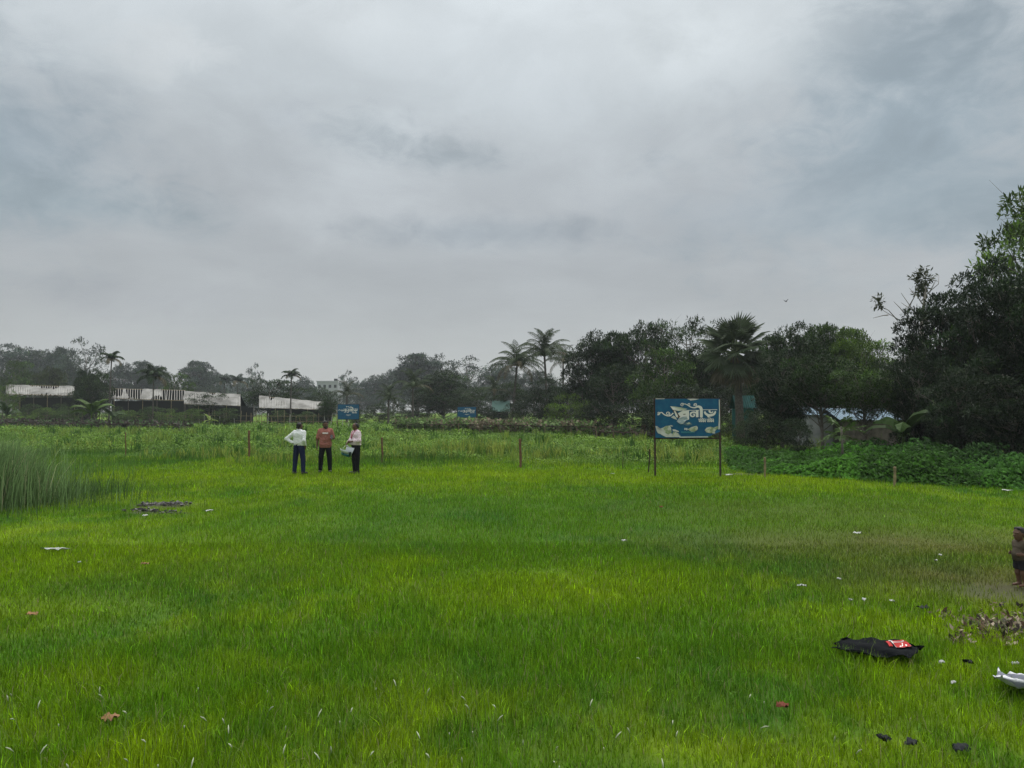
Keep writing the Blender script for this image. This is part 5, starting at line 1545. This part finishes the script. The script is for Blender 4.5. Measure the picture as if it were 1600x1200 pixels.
# ---------------------------------------------------------------- houses among the trees
TIN = mat('pale_green_tin', (.065, .125, .105), .7, .1, noise=(2.0, (.07, .13, .11)))
TEALTIN = mat('teal_tin', (.016, .095, .085), .7, .1, noise=(2.0, (.012, .06, .055)))
BLUETIN = mat('pale_blue_tin', (.13, .19, .23), .7, .1, noise=(2.0, (.16, .22, .27)))
PLASTER = mat('grey_white_plaster', (.20, .21, .21), .9, .1, noise=(2.0, (.30, .31, .31)))
def corrugated(w, l, drop, m, pitch=.14):
    """roof slope w wide along X, l long in -Y, falling by drop"""
    mb = MB(); n = int(w / pitch) * 4
    x = np.linspace(0, w, n)
    z = .018 * np.sin(x / pitch * 2 * math.pi)
    v = np.concatenate([np.stack([x, 0 * x, z], 1), np.stack([x, 0 * x - l, z - drop], 1)])
    i = np.arange(n - 1)[:, None]
    f = np.stack([i, i + 1, i + n + 1, i + n], -1).reshape(-1, 4)
    mb.add(v, f4=f[:, ::-1]); mb.add(v - np.array((0, 0, .012)), f4=f)
    return mb.mesh('roof', m)
def hut(label, name, px0, px1, eave, ridge, d, m, wallm, depth=4.0, boards=False, window=True):
    a, b = P(px0, eave, d), P(px1, eave, d); rz = P(px0, ridge, d + depth * .4).z
    L = b.x - a.x; h = a.z
    t = thing(name, label, 'house', (a.x, d, 0))
    drop = max(.15, rz - h)
    obj('roof', corrugated(L + .4, depth * .5, drop, m), t, (-.2, depth * .5 - .2, h + drop))
    obj('roof', corrugated(L + .4, depth * .5, drop, m), t, (L + .2, depth * .5 - .18, h + drop), (0, 0, math.pi))
    if boards:
        nb = int(L / .16); rng = np.random.default_rng(4)
        for k in range(nb):
            hh = h * rng.uniform(.93, .985)
            obj('board', MB().box((k * L / nb + L / nb / 2, rng.normal(0, .01), hh / 2), (L / nb - .012, .03, hh)).mesh('board', WOOD), t)
        obj('back_wall', MB().box((L / 2, depth - .4, h * .48), (L, .06, h * .96)).mesh('back_wall', wallm), t)
    else:
        w_ = obj('wall', MB().box((L / 2, .0, h * .49), (L, .14, h * .98)).mesh('wall', wallm), t)
        obj('wall', MB().box((.07, depth / 2, h * .49), (.14, depth - .16, h * .98)).mesh('wall', wallm), t)
        obj('wall', MB().box((L - .07, depth / 2, h * .49), (.14, depth - .16, h * .98)).mesh('wall', wallm), t)
        if window:
            wn = obj('window', MB().box((L * .3, -.075, h * .62), (.8, .03, .9)).mesh('window', DARKIN), t)
            obj('frame', MB().box((L * .3, -.10, h * .62 + .47), (.92, .03, .06)).mesh('frame', WOOD), wn)
    return t
hut('house with pale green tin roof glimpsed left of the coconut palms', 'tin_roofed_house', 771, 794, 643, 626, 90, TIN, DARKIN)
hut('house with teal tin roof peeping out right of the fan palm trunk', 'tin_roofed_house', 1153, 1177, 637, 618, 48, TEALTIN, TEALTIN, depth=1.4, window=False)
hut('house with bright grey white wall glimpsed below the dark trees', 'plastered_house', 1264, 1300, 648, 636, 41, BLUETIN, PLASTER, window=False)
hut('wooden hut with pale blue tin roof behind the leafy bank', 'wooden_hut', 1316, 1402, 656, 638, 39, BLUETIN, WOOD, boards=True)
# far white block
def far_block(label, px0, px1, top, d, storeys, m):
    a, b = P(px0, top, d), P(px1, top, d)
    L = b.x - a.x; H = a.z
    t = thing('concrete_building', label, 'building', (a.x, d, 0))
    obj('wall', MB().box((L / 2, 5, H / 2), (L, 10, H)).mesh('wall', m), t)
    obj('parapet', MB().box((L / 2, -.12, H + .25), (L + .3, .2, .6)).mesh('parapet', m), t)
    obj('water_tank', MB().tube([(L * .8, 4, H), (L * .8, 4, H + 1.6)], .8, 12).mesh('water_tank', DARKIN, True), t)
    for s in range(storeys):
        for k in range(4):
            x = L * (k + .5) / 4; z = H - 1.8 - s * 3.1
            wn = obj('window', MB().box((x, -.02, z), (1.1, .08, 1.3)).mesh('window', DARKIN), t)
            obj('sill', MB().box((x, -.10, z - .72), (1.3, .12, .08)).mesh('sill', m), wn)
far_block('pale flat roofed building far off above the right plastic shed', 495, 528, 597, 330, 3, mat('far_pale_plaster', (.34, .35, .36), .9, .1))
far_block('pale building sliver far off right of the thin hazy tree', 545, 566, 604, 335, 3, mat('far_cream_plaster', (.30, .31, .32), .9, .1))
far_block('tiny white building far off left of the lollipop tree', 382, 398, 603, 330, 2, mat('far_white_plaster', (.40, .41, .42), .9, .1))

# ---------------------------------------------------------------- litter and clothes on the grass
def sheet(name, label, cat, px, py, wpx, dep, m, seed, z=.05, amp=.03, group=None, shape=None, rotz=0.0, nx=14, ny=8, thick=.004):
    """a crumpled piece of flat stuff lying on the grass"""
    rng = np.random.default_rng(seed)
    g = G(px, py, z)
    wd = wpx / FP * g.y
    X, Y = np.meshgrid(np.linspace(-1, 1, nx), np.linspace(-1, 1, ny))
    x, y = X.ravel(), Y.ravel()
    edge = 1 - .45 * np.abs(y) ** 2 * rng.uniform(.4, 1) + (.22 if nx < 12 else .05) * rng.normal(0, 1, len(x)) * (np.abs(x) > .9)
    if shape: edge = edge * shape(x, y)
    xx, yy = x * wd / 2 * edge, y * dep / 2 * (1 - .4 * np.abs(x) ** 2.5)
    if shape: yy = yy * shape(x, y)
    zz = amp * (vnoise(x * 1.6 + seed, y * 1.4 + seed, seed % 7 + 2) * 2 - .4) + amp * .35 * np.sin(x * 7 + 3 * y + seed)
    if nx > 12: zz = zz + amp * .8 * (vnoise(x * 5 + y * 3, y * 3.5 - x, seed % 5 + 3) - .5)
    v = np.stack([xx, yy, zz], 1)
    i = np.arange(ny - 1)[:, None] * nx + np.arange(nx - 1)[None]
    f = np.stack([i, i + 1, i + nx + 1, i + nx], -1).reshape(-1, 4)
    mb = MB(); mb.add(v, f4=f); mb.add(v - np.array((0, 0, thick)), f4=f[:, ::-1])
    o = obj(name, mb.mesh(name, m, True), None, (g.x, g.y, z), (0, 0, rotz))
    return tag(o, label, cat, group)
WPL = mat('white_plastic_litter', (.36, .38, .36), .7, .2, noise=(30.0, (.25, .26, .22)))
DRYL = mat('dry_brown_leaf', (.26, .15, .07), .8, .1, noise=(20.0, (.16, .09, .05)))
REDL = mat('red_brown_scrap', (.13, .04, .025), .8, .1)
BLKP = mat('black_plastic_scrap', (.008, .010, .012), .7, .15)
LG = 'white litter scraps on the grass'
for k, (px, py, wpx, dep, lab) in enumerate([
    (83, 858, 40, .12, 'largest white plastic scrap, on the grass at the left'), (326, 798, 13, .15, 'small white scrap right of the dug mud patch'), (975, 845, 9, .06, 'tiny white scrap on the dark green grass in the centre'),
    (1340, 833, 12, .12, 'white scrap on the dry turf in the right part of the field'), (1253, 916, 14, .06, 'greyish white scrap left of the pair of small scraps'), (1311, 905, 6, .05, 'tiny white scrap above the black cloth, further back'),
    (1329, 938, 8, .05, 'left of two tiny white scraps above the black cloth'), (1350, 938, 7, .05, 'right of two tiny white scraps above the black cloth'), (1394, 940, 8, .05, 'pale scrap right of the two tiny white scraps'),
    (1462, 876, 6, .06, 'lower of two white specks left of the child'), (1469, 868, 5, .06, 'upper of two white specks left of the child'), (227, 806, 8, .1, 'white scrap at the near side of the dug mud'),
    (1138, 742, 14, .25, 'white scraps of litter right of the signboard post'), (957, 740, 7, .2, 'white speck in the weeds left of the leaning stick'), (1573, 766, 18, .2, 'pale litter at the foot of the leafy bank on the right'),
    (124, 879, 5, .03, 'tiny white speck below the largest white scrap'), (1471, 1036, 7, .03, 'small cream leaf scrap right below the black cloth'), (1489, 1068, 8, .03, 'small white sliver left of the striped cloth'), (1586, 1038, 10, .04, 'cream dry leaf just above the striped cloth')]):
    sheet('litter_scrap', lab, 'litter', px, py, wpx, dep, WPL, k + 3, .06 if py < 900 else .045, .02, LG, nx=7, ny=5)
for k, (px, py, wpx, dep, lab, m) in enumerate([
    (50, 961, 17, .10, 'single orange brown dry leaf at the left', DRYL), (227, 882, 13, .08, 'brown dry leaf right of the largest white scrap', DRYL), (1223, 1104, 17, .07, 'red brown dry leaf standing in the near grass right of centre', REDL),
    (1033, 793, 6, .07, 'tiny red scrap in the grass below the large signboard', REDL), (172, 1124, 24, .08, 'brown soil clod with dry leaf in the near left grass', DRYL)]):
    sheet('dry_leaf', lab, 'leaf', px, py, wpx, dep, m, k + 31, .04, .03, 'single dry leaves on the grass', nx=7, ny=5)
for k, (px, py, wpx, lab) in enumerate([(1381, 1156, 22, 'left black plastic scrap in the near right grass'), (1424, 1164, 26, 'middle black plastic scrap in the near right grass'), (1500, 1172, 30, 'right black plastic scrap in the near right grass'), (1442, 951, 20, 'black twig like scrap above the black cloth'), (1512, 1037, 18, 'dark scrap right of the small cream leaf')]):
    sheet('plastic_scrap', lab, 'litter', px, py, wpx * .85, .07, BLKP, k + 51, .045, .03, 'black scraps in the near right grass', nx=8, ny=5)

def black_cloth():
    m = mat('black_jersey', (.005, .006, .007), .9, .06, bump=.3)
    c = sheet('black_cloth', 'crumpled black shirt with red and white print lying in the grass', 'shirt', 1388, 1014, 168, .50, m, 5, .07, .04, None, lambda x, y: 1 - .42 * np.clip((x - .3) * 1.5, 0, 1) + .05 * np.sin(x * 9 + 4 * y), nx=40, ny=16)
    z = .15
    red = mat('red_print', (.34, .016, .014), .7, .2); wh = mat('white_print', (.70, .66, .62), .7, .2)
    def pr(name, m_, x0, x1, y0, y1, dz):
        mb = MB(); n = 8
        me = c.data
        co = np.array([v.co[:] for v in me.vertices])[:40 * 16]
        x = np.linspace(x0, x1, n); yl = np.linspace(y0, y1, 4)
        X, Y = np.meshgrid(x, yl); pts = np.stack([X.ravel(), Y.ravel()], 1)
        zz = np.array([co[np.argsort(((co[:, :2] - p) ** 2).sum(1))[:3], 2].mean() for p in pts]) + .006 + dz
        i = np.arange(3)[:, None] * n + np.arange(n - 1)[None]
        mb.add(np.column_stack([pts, zz]), f4=np.stack([i, i + 1, i + n + 1, i + n], -1).reshape(-1, 4))
        obj(name, mb.mesh(name, m_, True), c)
    pr('print_block', wh, .034, .160, -.070, .078, .002)
    pr('print_block', red, .036, .160, -.074, -.008, .006); pr('print_block', m, .045, .14, .03, .075, .006); pr('print_block', red, .042, .158, .004, .02, .008)
    pr('print_block', red, -.012, .018, -.045, .06, .003)
black_cloth()
STRP = striped('grey_striped_cloth', (.55, .56, .57), (.16, .17, .20), 4.5, 'DIAGONAL')
sheet('striped_cloth', 'crumpled white and grey striped cloth at the right edge', 'cloth', 1600, 1072, 84, .42, STRP, 9, .075, .06, nx=26, ny=18)

def leaf_litter():
    mb = MB(); rng = np.random.default_rng(12)
    for (px, py, rx, ry, n) in [(1580, 978, .50, .25, 260), (1548, 985, .25, .12, 50), (1600, 960, .4, .3, 70), (1500, 998, .10, .05, 22), (1470, 958, .12, .08, 20), (1520, 965, .16, .1, 26), (1565, 1000, .1, .06, 20), (1495, 995, .08, .03, 14)]:
        g = G(px, py, .05)
        c = np.stack([g.x + rng.normal(0, rx * .6, n), g.y + rng.normal(0, ry * .7, n), rng.uniform(.0, .04, n)], 1)
        t = rng.random((n, 1))
        col = np.where(t < .35, np.array([.28, .23, .17]), np.where(t < .7, np.array([.10, .065, .045]), np.array([.035, .028, .024])))
        rosettes(mb, c, np.tile([0, -.2, .3], (n, 1)), .065, 2, col, rng, wide=.5)
    tag(obj('leaf_litter', mb.mesh('leaf_litter', M['weed'])), 'heap of dry brown fallen leaves at the right edge', 'fallen leaves', kind='stuff')
leaf_litter()

def mud():
    mb = MB(); rng = np.random.default_rng(2)
    for (px, py, rx, ry, n) in [(255, 790, .42, .24, 150), (228, 799, .22, .13, 45), (262, 802, .30, .10, 30)]:
        g = G(px, py)
        for k in range(n):
            s = rng.uniform(.02, .07)
            mb.box((g.x + rng.normal(0, rx * .6), g.y + rng.normal(0, ry * .6), rng.uniform(.0, .06)), (s, s * rng.uniform(.6, 1.2), s * .5), (rng.normal(0, .3), rng.normal(0, .3), rng.uniform(0, 3)))
    o = obj('dug_mud', mb.mesh('dug_mud', mat('wet_grey_mud', (.035, .033, .030), .6, .4, noise=(8.0, (.07, .065, .06))), False))
    tag(o, 'patch of dark dug mud clods beside the tall grass', 'mud', kind='stuff')
mud()

# ---------------------------------------------------------------- pale flower spikes in the nearest grass
def flower_spikes():
    rng = np.random.default_rng(21)
    SPK = mat('cream_flower_spike', (.36, .39, .27), .8, .1)
    STM = mat('thin_green_stalk', (.10, .16, .05), .7, .1)
    var = []
    for k in range(5):
        b = rng.normal(0, .03, 2); dr = rng.uniform(-.02, .03)
        st = MB().tube([(0, 0, 0), (b[0] * .4, b[1] * .4, .12), (b[0], b[1], .20)], .0013, 4).mesh('stalk', STM)
        e = np.array((b[0] + rng.normal(0, .022), b[1] + rng.normal(0, .012), .20 + (.034 if k < 3 else .016)))
        mid = (np.array((b[0], b[1], .20)) + e) / 2 + np.array((0, 0, .004))
        hdm = MB().tube([(b[0], b[1], .20), mid, e], [.0022, .0042, .0014], 7).mesh('flower_head', SPK, True)
        var.append((st, hdm))
    spots = [(25, 1165), (10, 1090), (20, 1083), (40, 1115), (97, 1130), (75, 1100), (165, 1078), (172, 1090), (192, 1115), (288, 1127), (322, 1122), (355, 1120), (350, 1145), (353, 1165), (410, 1075), (406, 1110), (430, 1130), (488, 1113), (530, 1113), (529, 1130), (468, 1170), (500, 1172), (495, 1185),
             (555, 1175), (590, 1075), (628, 1070), (660, 1085), (656, 1150), (655, 1190), (704, 1137), (722, 1087), (718, 1193), (735, 1112), (766, 1105), (745, 1137), (780, 1120), (809, 1165), (876, 1172), (884, 1170), (882, 1197), (932, 1103), (983, 1135), (950, 1140), (1035, 1125), (935, 1155), (1042, 1190), (1060, 1148), (1175, 1125), (1150, 1080), (1192, 1090),
             (70, 1180), (105, 1190), (195, 1185), (225, 1165), (255, 1195), (310, 1198), (1290, 1150), (1350, 1170), (1012, 1030), (315, 1072)]
    for k, (px, py) in enumerate(spots):
        g = G(px, py, .22)
        t = thing('flower_spike', 'slim cream flower spike standing in the nearest grass', 'flower spike', (g.x, g.y, .0), (rng.normal(0, .1), rng.normal(0, .12), rng.uniform(0, 6.28)), 'cream flower spikes in the nearest grass', (1, 1, rng.uniform(.9, 1.1)))
        st, hdm = var[k % 5]
        obj('stalk', st, t); obj('flower_head', hdm, t)
flower_spikes()

# ---------------------------------------------------------------- a bird
def bird():
    p = P(1228, 471, 60)
    t = thing('bird', 'small dark bird flying above the trees right of the fan palm', 'bird', p, (0, 0, .6))
    m = mat('dark_feathers', (.02, .02, .022), .8, .1)
    sdf_obj('body', t, m, [('c', (-.09, 0, 0), (.06, 0, .01), .022, .035), ('e', (.10, 0, .02), (.028, .024, .024)), ('c', (.12, 0, .02), (.145, 0, .015), .008, .003), ('c', (-.09, 0, 0), (-.17, 0, 0), .018, .008)], res=.006, k=.02)
    for s in (-1, 1):
        mb = MB()
        mb.add([(.05, s * .02, .02), (-.04, s * .02, .02), (.06, s * .12, .10), (-.05, s * .13, .09), (.0, s * .24, .15), (-.07, s * .22, .14)], f4=[(0, 2, 3, 1), (2, 4, 5, 3)])
        obj('wing', mb.mesh('wing', m), t)
bird()

# ---------------------------------------------------------------- air
def build_haze():
    m = bpy.data.materials.new('haze')
    m.use_nodes = True
    t = m.node_tree; t.nodes.clear()
    v = N(t, 'ShaderNodeVolumePrincipled')
    v.inputs['Color'].default_value = (.90, .95, 1.0, 1)
    v.inputs['Density'].default_value = 0.00034
    v.inputs['Anisotropy'].default_value = 0.0
    o = N(t, 'ShaderNodeOutputMaterial')
    t.links.new(v.outputs[0], o.inputs['Volume'])
    me = MB().box((0, 200, 22), (1000, 700, 46)).mesh('haze', m)
    tag(obj('haze', me), 'thin grey humid haze over the whole field', 'haze', kind='stuff')
build_haze()
